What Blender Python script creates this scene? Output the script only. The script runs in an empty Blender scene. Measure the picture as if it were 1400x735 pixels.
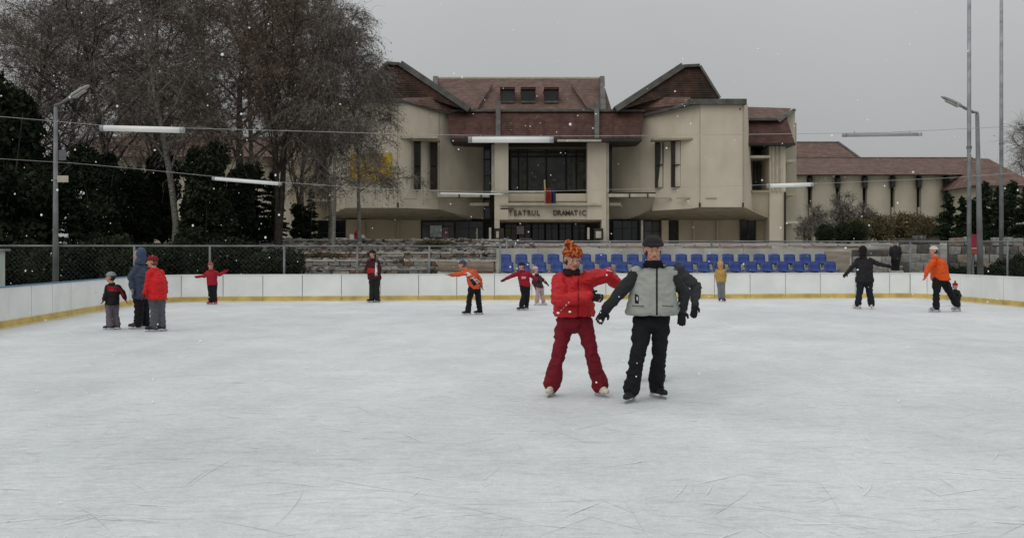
import bpy, bmesh, math, random
import numpy as np
from mathutils import Vector, noise
sc = bpy.context.scene
C = sc.collection
# ------------------------------------------------------------------ camera
CAMZ = 1.55; F = 1350.0; CX = 700.0; HY = 345.0
cam_d = bpy.data.cameras.new('camera'); cam = bpy.data.objects.new('camera', cam_d); C.objects.link(cam)
cam.location = (0, 0, CAMZ); cam.rotation_euler = (math.radians(90), 0, 0)
cam_d.sensor_width = 36.0; cam_d.lens = 36.0 * F / 1400.0
cam_d.shift_y = -(367.5 - HY) / 1400.0
cam_d.clip_start = 0.05; cam_d.clip_end = 3000
sc.camera = cam
# ------------------------------------------------------------------ sky and sun (overcast)
w = bpy.data.worlds.new('World'); sc.world = w; w.use_nodes = True
nt = w.node_tree; nt.nodes.clear()
SUN_EL, SUN_ROT = math.radians(42), math.radians(215)
out = nt.nodes.new('ShaderNodeOutputWorld')
sky = nt.nodes.new('ShaderNodeTexSky'); sky.sky_type = 'NISHITA'; sky.sun_disc = False
sky.sun_elevation = SUN_EL; sky.sun_rotation = SUN_ROT; sky.dust_density = 6; sky.air_density = 1
hs = nt.nodes.new('ShaderNodeHueSaturation'); hs.inputs['Saturation'].default_value = 0.25
b1 = nt.nodes.new('ShaderNodeBackground'); b1.inputs['Strength'].default_value = 0.05
nt.links.new(sky.outputs[0], hs.inputs['Color']); nt.links.new(hs.outputs[0], b1.inputs['Color'])
tc = nt.nodes.new('ShaderNodeTexCoord'); sx = nt.nodes.new('ShaderNodeSeparateXYZ')
nt.links.new(tc.outputs['Generated'], sx.inputs[0])
rp = nt.nodes.new('ShaderNodeValToRGB')                      # luminance of an overcast sky: (1 + 2 sin h) / 3
rp.color_ramp.elements[0].position = 0.0; rp.color_ramp.elements[0].color = (0.298, 0.304, 0.307, 1)
rp.color_ramp.elements[1].position = 1.0; rp.color_ramp.elements[1].color = (0.80, 0.83, 0.84, 1)
nt.links.new(sx.outputs['Z'], rp.inputs[0])
cn = nt.nodes.new('ShaderNodeTexNoise'); cn.inputs['Scale'].default_value = 2.2; cn.inputs['Detail'].default_value = 4
nt.links.new(tc.outputs['Generated'], cn.inputs['Vector'])
mr = nt.nodes.new('ShaderNodeMapRange'); mr.inputs[1].default_value = 0.3; mr.inputs[2].default_value = 0.7
mr.inputs[3].default_value = 0.95; mr.inputs[4].default_value = 1.05
nt.links.new(cn.outputs[0], mr.inputs[0])
vm = nt.nodes.new('ShaderNodeVectorMath'); vm.operation = 'SCALE'
nt.links.new(rp.outputs[0], vm.inputs[0]); nt.links.new(mr.outputs[0], vm.inputs['Scale'])
b2 = nt.nodes.new('ShaderNodeBackground'); b2.inputs['Strength'].default_value = 1.0
nt.links.new(vm.outputs[0], b2.inputs['Color'])
mx = nt.nodes.new('ShaderNodeMixShader'); mx.inputs[0].default_value = 0.92
nt.links.new(b1.outputs[0], mx.inputs[1]); nt.links.new(b2.outputs[0], mx.inputs[2]); nt.links.new(mx.outputs[0], out.inputs[0])
sl = bpy.data.lights.new('sun', 'SUN'); sl.energy = 0.5; sl.angle = math.radians(60); sl.color = (1, 0.97, 0.93)
so = bpy.data.objects.new('sun', sl); C.objects.link(so)
so.rotation_euler = (math.radians(90) - SUN_EL, 0, math.radians(180) - SUN_ROT + math.radians(180))
so.rotation_euler = Vector((-math.sin(SUN_ROT) * math.cos(SUN_EL), -math.cos(SUN_ROT) * math.cos(SUN_EL), -math.sin(SUN_EL))).to_track_quat('-Z', 'Y').to_euler()
sc.view_settings.view_transform = 'Standard'; sc.view_settings.look = 'None'
sc.view_settings.exposure = 0.30; sc.view_settings.gamma = 1.0
R = random.Random(7)

# ------------------------------------------------------------------ helpers
def at(px, py, Y): return Vector(((px - CX) / F * Y, Y, CAMZ + (HY - py) / F * Y))
def ground_z(x, y):
    t = min(1, max(0, (y - 40.0) / 13.0)); t = t * t * (3 - 2 * t)
    return -0.02 + t * 2.07
def srgb(r, g, b):
    f = lambda c: ((c / 255 + 0.055) / 1.055) ** 2.4 if c / 255 > 0.04045 else c / 255 / 12.92
    return (f(r), f(g), f(b))
MATS = {}
def mat(name, col, rough=0.8, var=0.15, scale=3.0, bump=0.0, bscale=60.0, col2=None, detail=6.0, lo=0.35, hi=0.65, metal=0.0, spec=0.3, stretch=None, coat=0.0):
    if name in MATS: return MATS[name]
    m = bpy.data.materials.new(name); m.use_nodes = True; MATS[name] = m
    t = m.node_tree; bs = t.nodes['Principled BSDF']
    bs.inputs['Roughness'].default_value = rough; bs.inputs['Metallic'].default_value = metal
    bs.inputs['Specular IOR Level'].default_value = spec; bs.inputs['Coat Weight'].default_value = coat
    tcn = t.nodes.new('ShaderNodeTexCoord'); mp = t.nodes.new('ShaderNodeMapping')
    t.links.new(tcn.outputs['Object'], mp.inputs[0])
    if stretch: mp.inputs['Scale'].default_value = stretch
    n = t.nodes.new('ShaderNodeTexNoise'); n.inputs['Scale'].default_value = scale; n.inputs['Detail'].default_value = detail
    t.links.new(mp.outputs[0], n.inputs['Vector'])
    r = t.nodes.new('ShaderNodeValToRGB')
    c2 = col2 if col2 else tuple(min(1, c * (1 + var)) for c in col)
    c1 = col if col2 else tuple(c * (1 - var) for c in col)
    r.color_ramp.elements[0].position = lo; r.color_ramp.elements[0].color = (*c1, 1)
    r.color_ramp.elements[1].position = hi; r.color_ramp.elements[1].color = (*c2, 1)
    t.links.new(n.outputs[0], r.inputs[0]); t.links.new(r.outputs[0], bs.inputs['Base Color'])
    if bump:
        n2 = t.nodes.new('ShaderNodeTexNoise'); n2.inputs['Scale'].default_value = bscale; n2.inputs['Detail'].default_value = 4
        t.links.new(mp.outputs[0], n2.inputs['Vector'])
        bp = t.nodes.new('ShaderNodeBump'); bp.inputs['Strength'].default_value = bump; bp.inputs['Distance'].default_value = 0.02
        t.links.new(n2.outputs[0], bp.inputs['Height']); t.links.new(bp.outputs[0], bs.inputs['Normal'])
    return m
def tag(o, label=None, cat=None, group=None, kind=None):
    if label: o['label'] = label
    if cat: o['category'] = cat
    if group: o['group'] = group
    if kind: o['kind'] = kind
    return o
def empty(name, loc, label, cat, group=None, rz=0.0):
    o = bpy.data.objects.new(name, None); C.objects.link(o); o.location = loc; o.rotation_euler.z = rz
    o.empty_display_size = 0.3
    return tag(o, label, cat, group)
def copy_tree(o, parent=None):
    c = o.copy(); C.objects.link(c); c.parent = parent
    for ch in list(o.children): copy_tree(ch, c)
    return c
class MB:
    """collects shapes (world coordinates) and links them as one mesh object; local to parent's origin"""
    def __init__(s): s.v = []; s.f = []
    def add(s, vs, fs):
        n = len(s.v); s.v += [Vector(v) for v in vs]; s.f += [tuple(i + n for i in f) for f in fs]; return s
    def box(s, x0, x1, y0, y1, z0, z1):
        x0, x1 = min(x0, x1), max(x0, x1); y0, y1 = min(y0, y1), max(y0, y1); z0, z1 = min(z0, z1), max(z0, z1)
        return s.add([(x0,y0,z0),(x1,y0,z0),(x1,y1,z0),(x0,y1,z0),(x0,y0,z1),(x1,y0,z1),(x1,y1,z1),(x0,y1,z1)],
                     [(0,3,2,1),(4,5,6,7),(0,1,5,4),(1,2,6,5),(2,3,7,6),(3,0,4,7)])
    def pbox(s, px0, py0, px1, py1, Y, d):
        """box with its front face at distance Y, depth d"""
        a = at(px0, py0, Y); b = at(px1, py1, Y)
        return s.box(a.x, b.x, Y, Y + d, b.z, a.z)
    def obox(s, c, dx, dy, hx, hy, z0, z1):
        """oriented box: centre c(x,y), unit dirs dx, dy, half sizes"""
        c = Vector((c[0], c[1], 0)); dx = Vector((*dx[:2], 0)); dy = Vector((*dy[:2], 0)); p = []
        for z in (z0, z1):
            for a, b in ((-1,-1),(1,-1),(1,1),(-1,1)):
                q = c + dx * hx * a + dy * hy * b; p.append((q.x, q.y, z))
        return s.add(p, [(0,3,2,1),(4,5,6,7),(0,1,5,4),(1,2,6,5),(2,3,7,6),(3,0,4,7)])
    def slab(s, front, back):
        """solid between two polygons with the same vertex count (each given as world points)"""
        n = len(front); fs = [tuple(range(n)), tuple(range(2*n-1, n-1, -1))]
        for i in range(n): j = (i+1) % n; fs.append((i, i+n, j+n, j))
        return s.add(list(front) + list(back), fs)
    def pslab(s, pts, d):
        """pts: list of (px,py,Y); extruded straight back by d"""
        f = [at(*p) for p in pts]; return s.slab(f, [q + Vector((0, d, 0)) for q in f])
    def tube(s, pts, r, n=8, r1=None):
        pts = [Vector(p) for p in pts]; k = len(pts); base = len(s.v); up0 = Vector((0.31, 0.17, 0.93))
        for i, p in enumerate(pts):
            t = (pts[min(k-1, i+1)] - pts[max(0, i-1)]).normalized()
            a = t.cross(up0 if abs(t.dot(up0)) < 0.95 else Vector((1,0,0))).normalized(); b = t.cross(a)
            rr = r if r1 is None else r + (r1 - r) * i / (k - 1)
            for j in range(n):
                g = 2 * math.pi * j / n; s.v.append(p + (a * math.cos(g) + b * math.sin(g)) * rr)
        for i in range(k-1):
            for j in range(n):
                a0 = base + i*n + j; a1 = base + i*n + (j+1) % n; s.f.append((a0, a1, a1+n, a0+n))
        s.f.append(tuple(base + j for j in range(n-1, -1, -1))); s.f.append(tuple(base + (k-1)*n + j for j in range(n)))
        return s
    def build(s, name, m, parent=None, smooth=False, bevel=0.0):
        org = Vector((0,0,0)); p = parent
        while p is not None: org += Vector(p.location); p = p.parent
        me = bpy.data.meshes.new(name)
        me.from_pydata([tuple(v - org) for v in s.v], [], s.f)
        bm = bmesh.new(); bm.from_mesh(me); bmesh.ops.recalc_face_normals(bm, faces=bm.faces)
        if bevel: bmesh.ops.bevel(bm, geom=list(bm.edges), offset=bevel, segments=1, affect='EDGES')
        bm.to_mesh(me); bm.free()
        if smooth: me.shade_smooth()
        me.materials.append(m)
        o = bpy.data.objects.new(name, me); C.objects.link(o); o.parent = parent
        return o
def np_mesh(name, V, Fq, m):
    me = bpy.data.meshes.new(name); V = np.asarray(V, dtype=np.float32); Fq = np.asarray(Fq, dtype=np.int32)
    me.vertices.add(len(V)); me.vertices.foreach_set('co', V.ravel())
    k = Fq.shape[1]; me.loops.add(Fq.size); me.loops.foreach_set('vertex_index', Fq.ravel())
    me.polygons.add(len(Fq)); me.polygons.foreach_set('loop_start', np.arange(0, Fq.size, k, dtype=np.int32))
    me.update(calc_edges=True); me.materials.append(m); return me
def link_mesh(name, me, parent=None):
    o = bpy.data.objects.new(name, me); C.objects.link(o); o.parent = parent; return o

# ------------------------------------------------------------------ materials
def roof_mat(name, col, col2):
    m = mat(name, col, 0.85, col2=col2, scale=1.3, bump=0.6, bscale=9)
    t = m.node_tree; bs = t.nodes['Principled BSDF']; tcn = [n for n in t.nodes if n.type == 'TEX_COORD'][0]
    v = t.nodes.new('ShaderNodeTexVoronoi'); v.inputs['Scale'].default_value = 3.2
    t.links.new(tcn.outputs['Object'], v.inputs['Vector'])
    mixn = t.nodes.new('ShaderNodeMix'); mixn.data_type = 'RGBA'; mixn.blend_type = 'MULTIPLY'; mixn.inputs[0].default_value = 0.55
    rr = t.nodes.new('ShaderNodeValToRGB'); rr.color_ramp.elements[0].color = (0.45, 0.4, 0.4, 1); rr.color_ramp.elements[1].color = (1.2, 1.15, 1.1, 1)
    t.links.new(v.outputs['Color'], rr.inputs[0])
    src = bs.inputs['Base Color'].links[0].from_socket
    t.links.new(src, mixn.inputs[6]); t.links.new(rr.outputs[0], mixn.inputs[7]); t.links.new(mixn.outputs[2], bs.inputs['Base Color'])
    # courses of tiles: fine horizontal relief
    wv = t.nodes.new('ShaderNodeTexWave'); wv.bands_direction = 'Z'; wv.inputs['Scale'].default_value = 1.6; wv.inputs['Distortion'].default_value = 0.5
    t.links.new(tcn.outputs['Object'], wv.inputs['Vector'])
    bp = t.nodes.new('ShaderNodeBump'); bp.inputs['Strength'].default_value = 0.7; bp.inputs['Distance'].default_value = 0.05
    t.links.new(wv.outputs['Fac'], bp.inputs['Height'])
    old = bs.inputs['Normal'].links[0].from_node; t.links.new(bp.outputs[0], old.inputs['Normal'])
    return m
M_roof = roof_mat('brown_red_roof_tiles', (0.068, 0.034, 0.028), (0.112, 0.054, 0.043))
M_roof2 = roof_mat('weathered_roof_tiles', (0.12, 0.075, 0.062), (0.18, 0.11, 0.092))
M_roof3 = roof_mat('mossy_dark_tiles', (0.022, 0.017, 0.012), (0.075, 0.034, 0.024))
def wall_mat(name, c1, c2):
    m = mat(name, c1, 0.9, col2=c2, scale=0.5, bump=0.3, bscale=5, stretch=(1, 1, 0.8), detail=12)
    t = m.node_tree; bs = t.nodes['Principled BSDF']; tcn = [n for n in t.nodes if n.type == 'TEX_COORD'][0]
    mp = t.nodes.new('ShaderNodeMapping'); mp.inputs['Scale'].default_value = (0.9, 0.9, 0.25)
    n = t.nodes.new('ShaderNodeTexNoise'); n.inputs['Scale'].default_value = 1.2; n.inputs['Detail'].default_value = 8
    t.links.new(tcn.outputs['Object'], mp.inputs[0]); t.links.new(mp.outputs[0], n.inputs['Vector'])
    r = t.nodes.new('ShaderNodeValToRGB'); r.color_ramp.elements[0].position = 0.36; r.color_ramp.elements[0].color = (0.62, 0.6, 0.56, 1)
    r.color_ramp.elements[1].position = 0.56; r.color_ramp.elements[1].color = (1, 1, 1, 1)
    mixn = t.nodes.new('ShaderNodeMix'); mixn.data_type = 'RGBA'; mixn.blend_type = 'MULTIPLY'; mixn.inputs[0].default_value = 0.16
    src = bs.inputs['Base Color'].links[0].from_socket; t.links.new(n.outputs[0], r.inputs[0])
    t.links.new(src, mixn.inputs[6]); t.links.new(r.outputs[0], mixn.inputs[7]); t.links.new(mixn.outputs[2], bs.inputs['Base Color'])
    return m
M_wall = wall_mat('beige_render', (0.57, 0.505, 0.40), (0.65, 0.58, 0.465))
M_wall2 = wall_mat('brownish_stone_cladding', (0.46, 0.38, 0.27), (0.54, 0.45, 0.33))
M_wallfar = wall_mat('faded_beige_render', (0.42, 0.385, 0.30), (0.48, 0.44, 0.35))
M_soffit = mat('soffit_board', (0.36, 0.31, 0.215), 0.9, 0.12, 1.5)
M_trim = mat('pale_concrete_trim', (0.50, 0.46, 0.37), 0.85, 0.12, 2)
M_flash = mat('grey_zinc_flashing', (0.10, 0.098, 0.09), 0.6, 0.3, 1.5, bump=0.2, bscale=5)
M_dark = mat('dark_timber_frame', (0.035, 0.03, 0.026), 0.6, 0.2)
M_glass = mat('dark_window_glass', (0.02, 0.024, 0.024), 0.12, 0.5, 0.5, spec=0.5)
M_glass2 = mat('smoky_window_glass', (0.08, 0.085, 0.08), 0.2, 0.6, 0.8, spec=0.4)
M_steel = mat('galvanised_steel', (0.30, 0.31, 0.32), 0.5, 0.25, 3, metal=0.3)
M_polegrey = mat('weathered_pole_grey', (0.20, 0.21, 0.21), 0.6, 0.3, 1.2, metal=0.2)
M_white = mat('white_plastic_board', (0.80, 0.81, 0.79), 0.45, 0.045, 1.2, bump=0.05, bscale=3)
def scuff_boards():
    t = M_white.node_tree; bs = t.nodes['Principled BSDF']; N = t.nodes.new; L = t.links.new; g = N('ShaderNodeNewGeometry')
    for sc_, st, p0, p1, c0 in ((2.2, (1, 1, 5), .68, .80, (.72, .72, .73)), (7, (.5, .5, 4), .72, .80, (.6, .6, .62)), (1.1, (1, 1, 1), .42, .75, (.84, .84, .82))):
        mp = N('ShaderNodeMapping'); mp.inputs['Scale'].default_value = st; n = N('ShaderNodeTexNoise'); n.inputs['Scale'].default_value = sc_; n.inputs['Detail'].default_value = 6
        L(g.outputs['Position'], mp.inputs[0]); L(mp.outputs[0], n.inputs['Vector']); r = N('ShaderNodeValToRGB')
        r.color_ramp.elements[0].position = p0; r.color_ramp.elements[0].color = (1, 1, 1, 1); r.color_ramp.elements[1].position = p1; r.color_ramp.elements[1].color = (*c0, 1)
        k = N('ShaderNodeMix'); k.data_type = 'RGBA'; k.blend_type = 'MULTIPLY'; k.inputs[0].default_value = .8
        src = bs.inputs['Base Color'].links[0].from_socket; L(n.outputs[0], r.inputs[0]); L(src, k.inputs[6]); L(r.outputs[0], k.inputs[7]); L(k.outputs[2], bs.inputs['Base Color'])
scuff_boards()
M_backing = mat('board_joint_grey', (0.30, 0.31, 0.31), 0.8)
M_yellow = mat('yellow_kick_plate', (0.58, 0.41, 0.12), 0.5, 0.22, 2.5)
M_yellow2 = mat('pale_yellow_edge', (0.70, 0.60, 0.34), 0.5, 0.12, 2.5)
M_bluecap = mat('blue_top_rail', (0.12, 0.22, 0.33), 0.5, 0.1)
M_seat = mat('blue_plastic_seat', (0.010, 0.040, 0.20), 0.38, 0.18, 4, spec=0.5)
M_stand = mat('pale_grey_stand_board', (0.45, 0.44, 0.40), 0.8, 0.15, 1.5)
M_tan = mat('tan_weathered_board', (0.30, 0.255, 0.20), 0.9, 0.2, 1.2, stretch=(1, 1, 6))
M_birch = mat('birch_bark', (0.26, 0.245, 0.21), 0.9, col2=(0.06, 0.052, 0.045), scale=5, lo=0.42, hi=0.72, stretch=(1, 1, 3))
M_bark = mat('dark_bark', (0.05, 0.042, 0.034), 0.95, 0.4, 4)
M_twig = mat('bare_twigs', (0.075, 0.063, 0.055), 0.95, col2=(0.34, 0.30, 0.26), scale=4.0, lo=.38, hi=.72)
M_twigr = mat('reddish_brown_twigs', (0.07, 0.05, 0.04), 0.95, col2=(0.31, 0.23, 0.18), scale=3.5, lo=.4, hi=.68)
M_fir = mat('dark_fir_needles', (0.010, 0.018, 0.010), 0.95, col2=(0.028, 0.042, 0.022), scale=1.6, spec=0.12)
M_hedge = mat('dark_evergreen_leaves', (0.012, 0.018, 0.010), 0.95, col2=(0.035, 0.045, 0.024), scale=2.0, spec=0.12)
M_olive = mat('olive_withered_leaves', (0.07, 0.06, 0.03), 0.95, col2=(0.15, 0.12, 0.055), scale=1.6)
M_snow = mat('fresh_snow', (0.82, 0.84, 0.86), 0.9, 0.04)

# ------------------------------------------------------------------ the setting: ground and ice
def make_ground():
    xs = np.concatenate([np.linspace(-900, -80, 18), np.linspace(-76, 76, 77), np.linspace(80, 900, 18)])
    ys = np.concatenate([np.linspace(-300, -20, 8), np.linspace(-15, 70, 86), np.linspace(74, 1500, 22)])
    V = []; 
    for y in ys:
        for x in xs:
            z = ground_z(x, y) - 0.03
            if y > 36: z += 0.10 * noise.noise(Vector((x * 0.35, y * 0.35, 0)))
            V.append((x, y, z))
    n = len(xs); Fq = [(j*n+i, j*n+i+1, (j+1)*n+i+1, (j+1)*n+i) for j in range(len(ys)-1) for i in range(n-1)]
    m = mat('trodden_ground', (0.12, 0.105, 0.085), 0.95, col2=(0.32, 0.305, 0.28), scale=0.5, bump=0.8, bscale=6, detail=10)
    me = np_mesh('ground', V, Fq, m); me.shade_smooth(); o = link_mesh('ground', me); tag(o, kind='structure')
make_ground()
# rink outline (plan, metres)
def lerp2(a, b, t): return (a[0] + (b[0]-a[0])*t, a[1] + (b[1]-a[1])*t)
PL, PR = (-11.3, 30.9), (14.05, 33.75)      # back corners
PL0, PR0 = (-8.05, -6.0), (17.0, -6.0)
def ice_material():
    m = bpy.data.materials.new('skated_ice'); m.use_nodes = True; t = m.node_tree; bs = t.nodes['Principled BSDF']
    N = t.nodes.new; L = t.links.new
    tcn = N('ShaderNodeTexCoord')
    def nz(scale, det, stretch, rot, rough=0.6, dist=0.0):
        mp = N('ShaderNodeMapping'); mp.inputs['Scale'].default_value = stretch; mp.inputs['Rotation'].default_value = (0, 0, rot)
        L(tcn.outputs['Object'], mp.inputs[0]); n = N('ShaderNodeTexNoise'); n.inputs['Scale'].default_value = scale
        n.inputs['Detail'].default_value = det; n.inputs['Roughness'].default_value = rough; n.inputs['Distortion'].default_value = dist
        L(mp.outputs[0], n.inputs['Vector']); return n.outputs[0]
    def ramp(s, p0, c0, p1, c1):
        r = N('ShaderNodeValToRGB'); r.color_ramp.elements[0].position = p0; r.color_ramp.elements[1].position = p1
        r.color_ramp.elements[0].color = (c0, c0, c0, 1); r.color_ramp.elements[1].color = (c1, c1, c1, 1); L(s, r.inputs[0]); return r.outputs[0]
    def mul(a, b, f=1.0):
        k = N('ShaderNodeMix'); k.data_type = 'RGBA'; k.blend_type = 'MULTIPLY'; k.inputs[0].default_value = f; L(a, k.inputs[6]); L(b, k.inputs[7]); return k.outputs[2]
    base = N('ShaderNodeValToRGB'); L(nz(0.22, 5, (1, 1, 1), 0.3), base.inputs[0])
    base.color_ramp.elements[0].position = 0.38; base.color_ramp.elements[0].color = (0.635, 0.655, 0.66, 1)
    base.color_ramp.elements[1].position = 0.62; base.color_ramp.elements[1].color = (0.735, 0.745, 0.742, 1)
    c = base.outputs[0]
    c = mul(c, ramp(nz(1.1, 7, (1, 0.55, 1), 0.15, 0.7), 0.34, 0.90, 0.6, 1.03))
    # long thin skate cuts in several directions
    for k, (rot, sx_, sy_, sc_, a) in enumerate([(0.3, 1.0, 2.6, 4.2, 0.90), (-0.6, 0.8, 4.0, 4.6, 0.90), (0.9, 0.8, 5.0, 4.0, 0.90), (1.45, 0.7, 5.0, 3.4, 0.90)]):
        s = nz(sc_, 3, (sx_, sy_, 1), rot, 0.55, 0.6)
        c = mul(c, ramp(s, 0.30, a, 0.42, 1.0))
        c = mul(c, ramp(s, 0.60, 1.0, 0.72, 1.06))
    c = mul(c, mul(ramp(nz(14, 6, (1, 1, 1), 0, 0.8), 0.3, 0.86, 0.62, 1.05), ramp(nz(55, 4, (1, 0.6, 1), 0, 0.9), 0.3, 0.84, 0.65, 1.06)))
    L(c, bs.inputs['Base Color'])
    bs.inputs['Roughness'].default_value = 0.62; bs.inputs['Specular IOR Level'].default_value = 0.22
    L(ramp(nz(0.6, 4, (1, 1, 1), 0), 0.35, 0.5, 0.65, 0.8), bs.inputs['Roughness'])
    bp = N('ShaderNodeBump'); bp.inputs['Strength'].default_value = 0.25; bp.inputs['Distance'].default_value = 0.01
    L(nz(9, 6, (0.5, 2.2, 1), 0.1, 0.7), bp.inputs['Height']); L(bp.outputs[0], bs.inputs['Normal'])
    return m
M_ice = ice_material()
mb = MB(); e = 0.1
mb.add([(PL0[0]-e, -9, 0.0), (PR0[0]+e, -9, 0.0), (PR[0]+e, PR[1]+e, 0.0), (PL[0]-e, PL[1]+e, 0.0)], [(0, 1, 2, 3)])
tag(mb.build('ice', M_ice), kind='structure')
def skate_marks():
    rr_ = np.random.default_rng(11)
    for nm, n, wd, colr in (('skate_cuts', 1500, (.003, .005), (0.645, 0.66, 0.665)), ('snow_ridges', 1200, (.003, .009), (0.79, 0.80, 0.80))):
        V = []; Fq = []
        for i in range(n):
            y = 2.6 + 26.5 * rr_.uniform() ** 1.25; x = rr_.uniform(-.6, .6) * (y + 2); L = rr_.uniform(.12, 1.0) ** 1.6 * 1.3 * (0.5 if nm == 'snow_ridges' else 1); a = rr_.normal() * .55 + (1.57 if rr_.uniform() < .12 else 0); cv = rr_.normal() * .35; k = 9; w_ = rr_.uniform(*wd) * (1 + y * .03); b = len(V)
            for j in range(k):
                w2 = w_ * math.sin(math.pi * (j + .25) / (k - .5)) * .5; V.append((x - math.sin(a) * w2, y + math.cos(a) * w2, .004 if nm == 'skate_cuts' else .007)); V.append((x + math.sin(a) * w2, y - math.cos(a) * w2, .004 if nm == 'skate_cuts' else .007))
                x += math.cos(a) * L / k; y += math.sin(a) * L / k; a += cv * L / k
            if y > 29.3 or y < .5 or x < -10 + .08 * 0 or x > 13.6: V = V[:b]; continue
            for j in range(k - 1): q = b + j * 2; Fq.append((q, q + 1, q + 3, q + 2))
        o = link_mesh(nm, np_mesh(nm, V, Fq, mat(nm, colr, .7, .06, 3))); o['kind'] = 'stuff'; o['label'] = 'thin curved skate marks all over the ice' if nm == 'skate_cuts' else 'thin pale ridges of shaved snow on the ice'; o['category'] = 'marks'
skate_marks()
# ------------------------------------------------------------------ rink boards
BH = 0.86
def board_wall(name, pts, label, cap, wide_at=()):
    """pts: plan polyline; inner side is on the right when walking along it"""
    t = empty(name, (pts[0][0], pts[0][1], 0), label, 'rink boards')
    path = [Vector((p[0], p[1], 0)) for p in pts]
    backing = MB(); k = 0; first = True
    for a, b in zip(path, path[1:]):
        L = (b - a).length; n = max(1, round(L / 1.22)); d = (b - a).normalized(); inn = Vector((d.y, -d.x, 0))
        for i in range(n):
            s0 = a + d * (L * i / n); s1 = a + d * (L * (i + 1) / n); gap = 0.010
            cen = (s0 + s1) / 2; hl = (L / n) / 2 - gap; off = R.uniform(-0.005, 0.005)
            if k in wide_at: hl -= 0.025
            c = cen + inn * (off - 0.02)
            MB().obox(c, d, inn, hl, 0.02, 0.145, BH - 0.03 + R.uniform(-0.004, 0.004)).build('board_panel', M_white, t)
            c = cen + inn * (off - 0.005)
            MB().obox(c, d, inn, hl + 0.004, 0.02, 0.02, 0.140).build('kick_plate', M_yellow, t)
            k += 1
        cen = (a + b) / 2
        backing.obox(cen - inn * 0.075, d, inn, L / 2, 0.03, 0.0, BH - 0.04)
        MB().obox(cen - inn * 0.03, d, inn, L / 2, 0.045, BH - 0.028, BH).build('top_rail', cap, t)
        MB().obox(cen - inn * -0.01, d, inn, L / 2, 0.03, 0.001, 0.03).build('ice_edge_strip', M_yellow2, t)
        MB().obox(cen - inn * -0.001, d, inn, L / 2, 0.012, 0.145, 0.175).build('edge_strip', M_yellow2, t)
    backing.build('backing_frame', M_backing, t)
    return t
def fillet(p0, pc, p1, r, n=3):
    a = Vector((*p0, 0)); c = Vector((*pc, 0)); b = Vector((*p1, 0))
    q0 = c + (a - c).normalized() * r; q1 = c + (b - c).normalized() * r
    return [tuple(((1-t)**2 * q0 + 2*t*(1-t) * c + t*t * q1)[:2]) for t in [i / n for i in range(n + 1)]]
cl = fillet(PL0, PL, PR, 2.2); cr = fillet(PL, PR, PR0, 1.2)
board_wall('rink_boards', [PL0] + cl[:2], 'white side boards with yellow base running along the left edge of the ice', M_bluecap)
board_wall('rink_boards', cl[1:] + cr[:2], 'long white end boards with yellow base across the far end of the ice', M_white, wide_at=(22,))
board_wall('rink_boards', cr[1:] + [PR0], 'white side boards with yellow base running along the right edge of the ice', M_white)

# ------------------------------------------------------------------ railing fence behind the boards
def fence(name, p0, p1, z, n_posts, label, lower=True):
    a = Vector((*p0, 0)); b = Vector((*p1, 0)); t = empty(name, (a.x, a.y, 0), label, 'fence')
    MB().tube([a + Vector((0,0,z)), b + Vector((0,0,z))], 0.028, 8).build('top_rail', M_polegrey, t, True)
    MB().tube([a + Vector((0,0,0.25)), b + Vector((0,0,0.25))], 0.018, 6).build('bottom_rail', M_polegrey, t, True)
    for i in range(n_posts):
        p = a.lerp(b, i / (n_posts - 1))
        MB().tube([p + Vector((0,0,-0.05)), p + Vector((0,0,z+0.03))], 0.036, 8).build('post', M_polegrey, t, True)
    L = (b - a).length; d = (b - a).normalized(); s = 0.15; H = z - 0.25; V = []; Fq = []
    k = int((L) / s)
    for i in range(-int(H/s), k):
        for sg in (0, 1):
            x0 = i * s; x1 = x0 + H; za, zb = (0.25, z) if sg == 0 else (z, 0.25)
            t0 = max(0, -x0 / H); t1 = min(1, (L - x0) / H)
            if t1 <= t0: continue
            q0 = a + d * (x0 + H*t0) + Vector((0,0,za + (zb-za)*t0)); q1 = a + d * (x0 + H*t1) + Vector((0,0,za+(zb-za)*t1))
            r = 0.0009; base = len(V); nrm = Vector((-d.y, d.x, 0)) * r * 1.2 
            for q in (q0, q1):
                for o in (Vector((0,0,r)), nrm, Vector((0,0,-r)) - nrm): V.append(tuple(q + o - Vector((a.x, a.y, 0))))
            for j in range(3): Fq.append((base+j, base+(j+1)%3, base+3+(j+1)%3, base+3+j))
    o = link_mesh('wire_mesh', np_mesh('wire_mesh', V, Fq, M_polegrey), t); o['kind'] = 'stuff'
fence('railing_fence', (-24.0, 30.6), (-0.4, 33.2), 1.76, 11, 'grey tube and wire fence in front of the dark trees')
fence('railing_fence', (-0.2, 36.9), (27.0, 38.9), 1.97, 8, 'grey tube and wire fence passing behind the blue seats')

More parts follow.
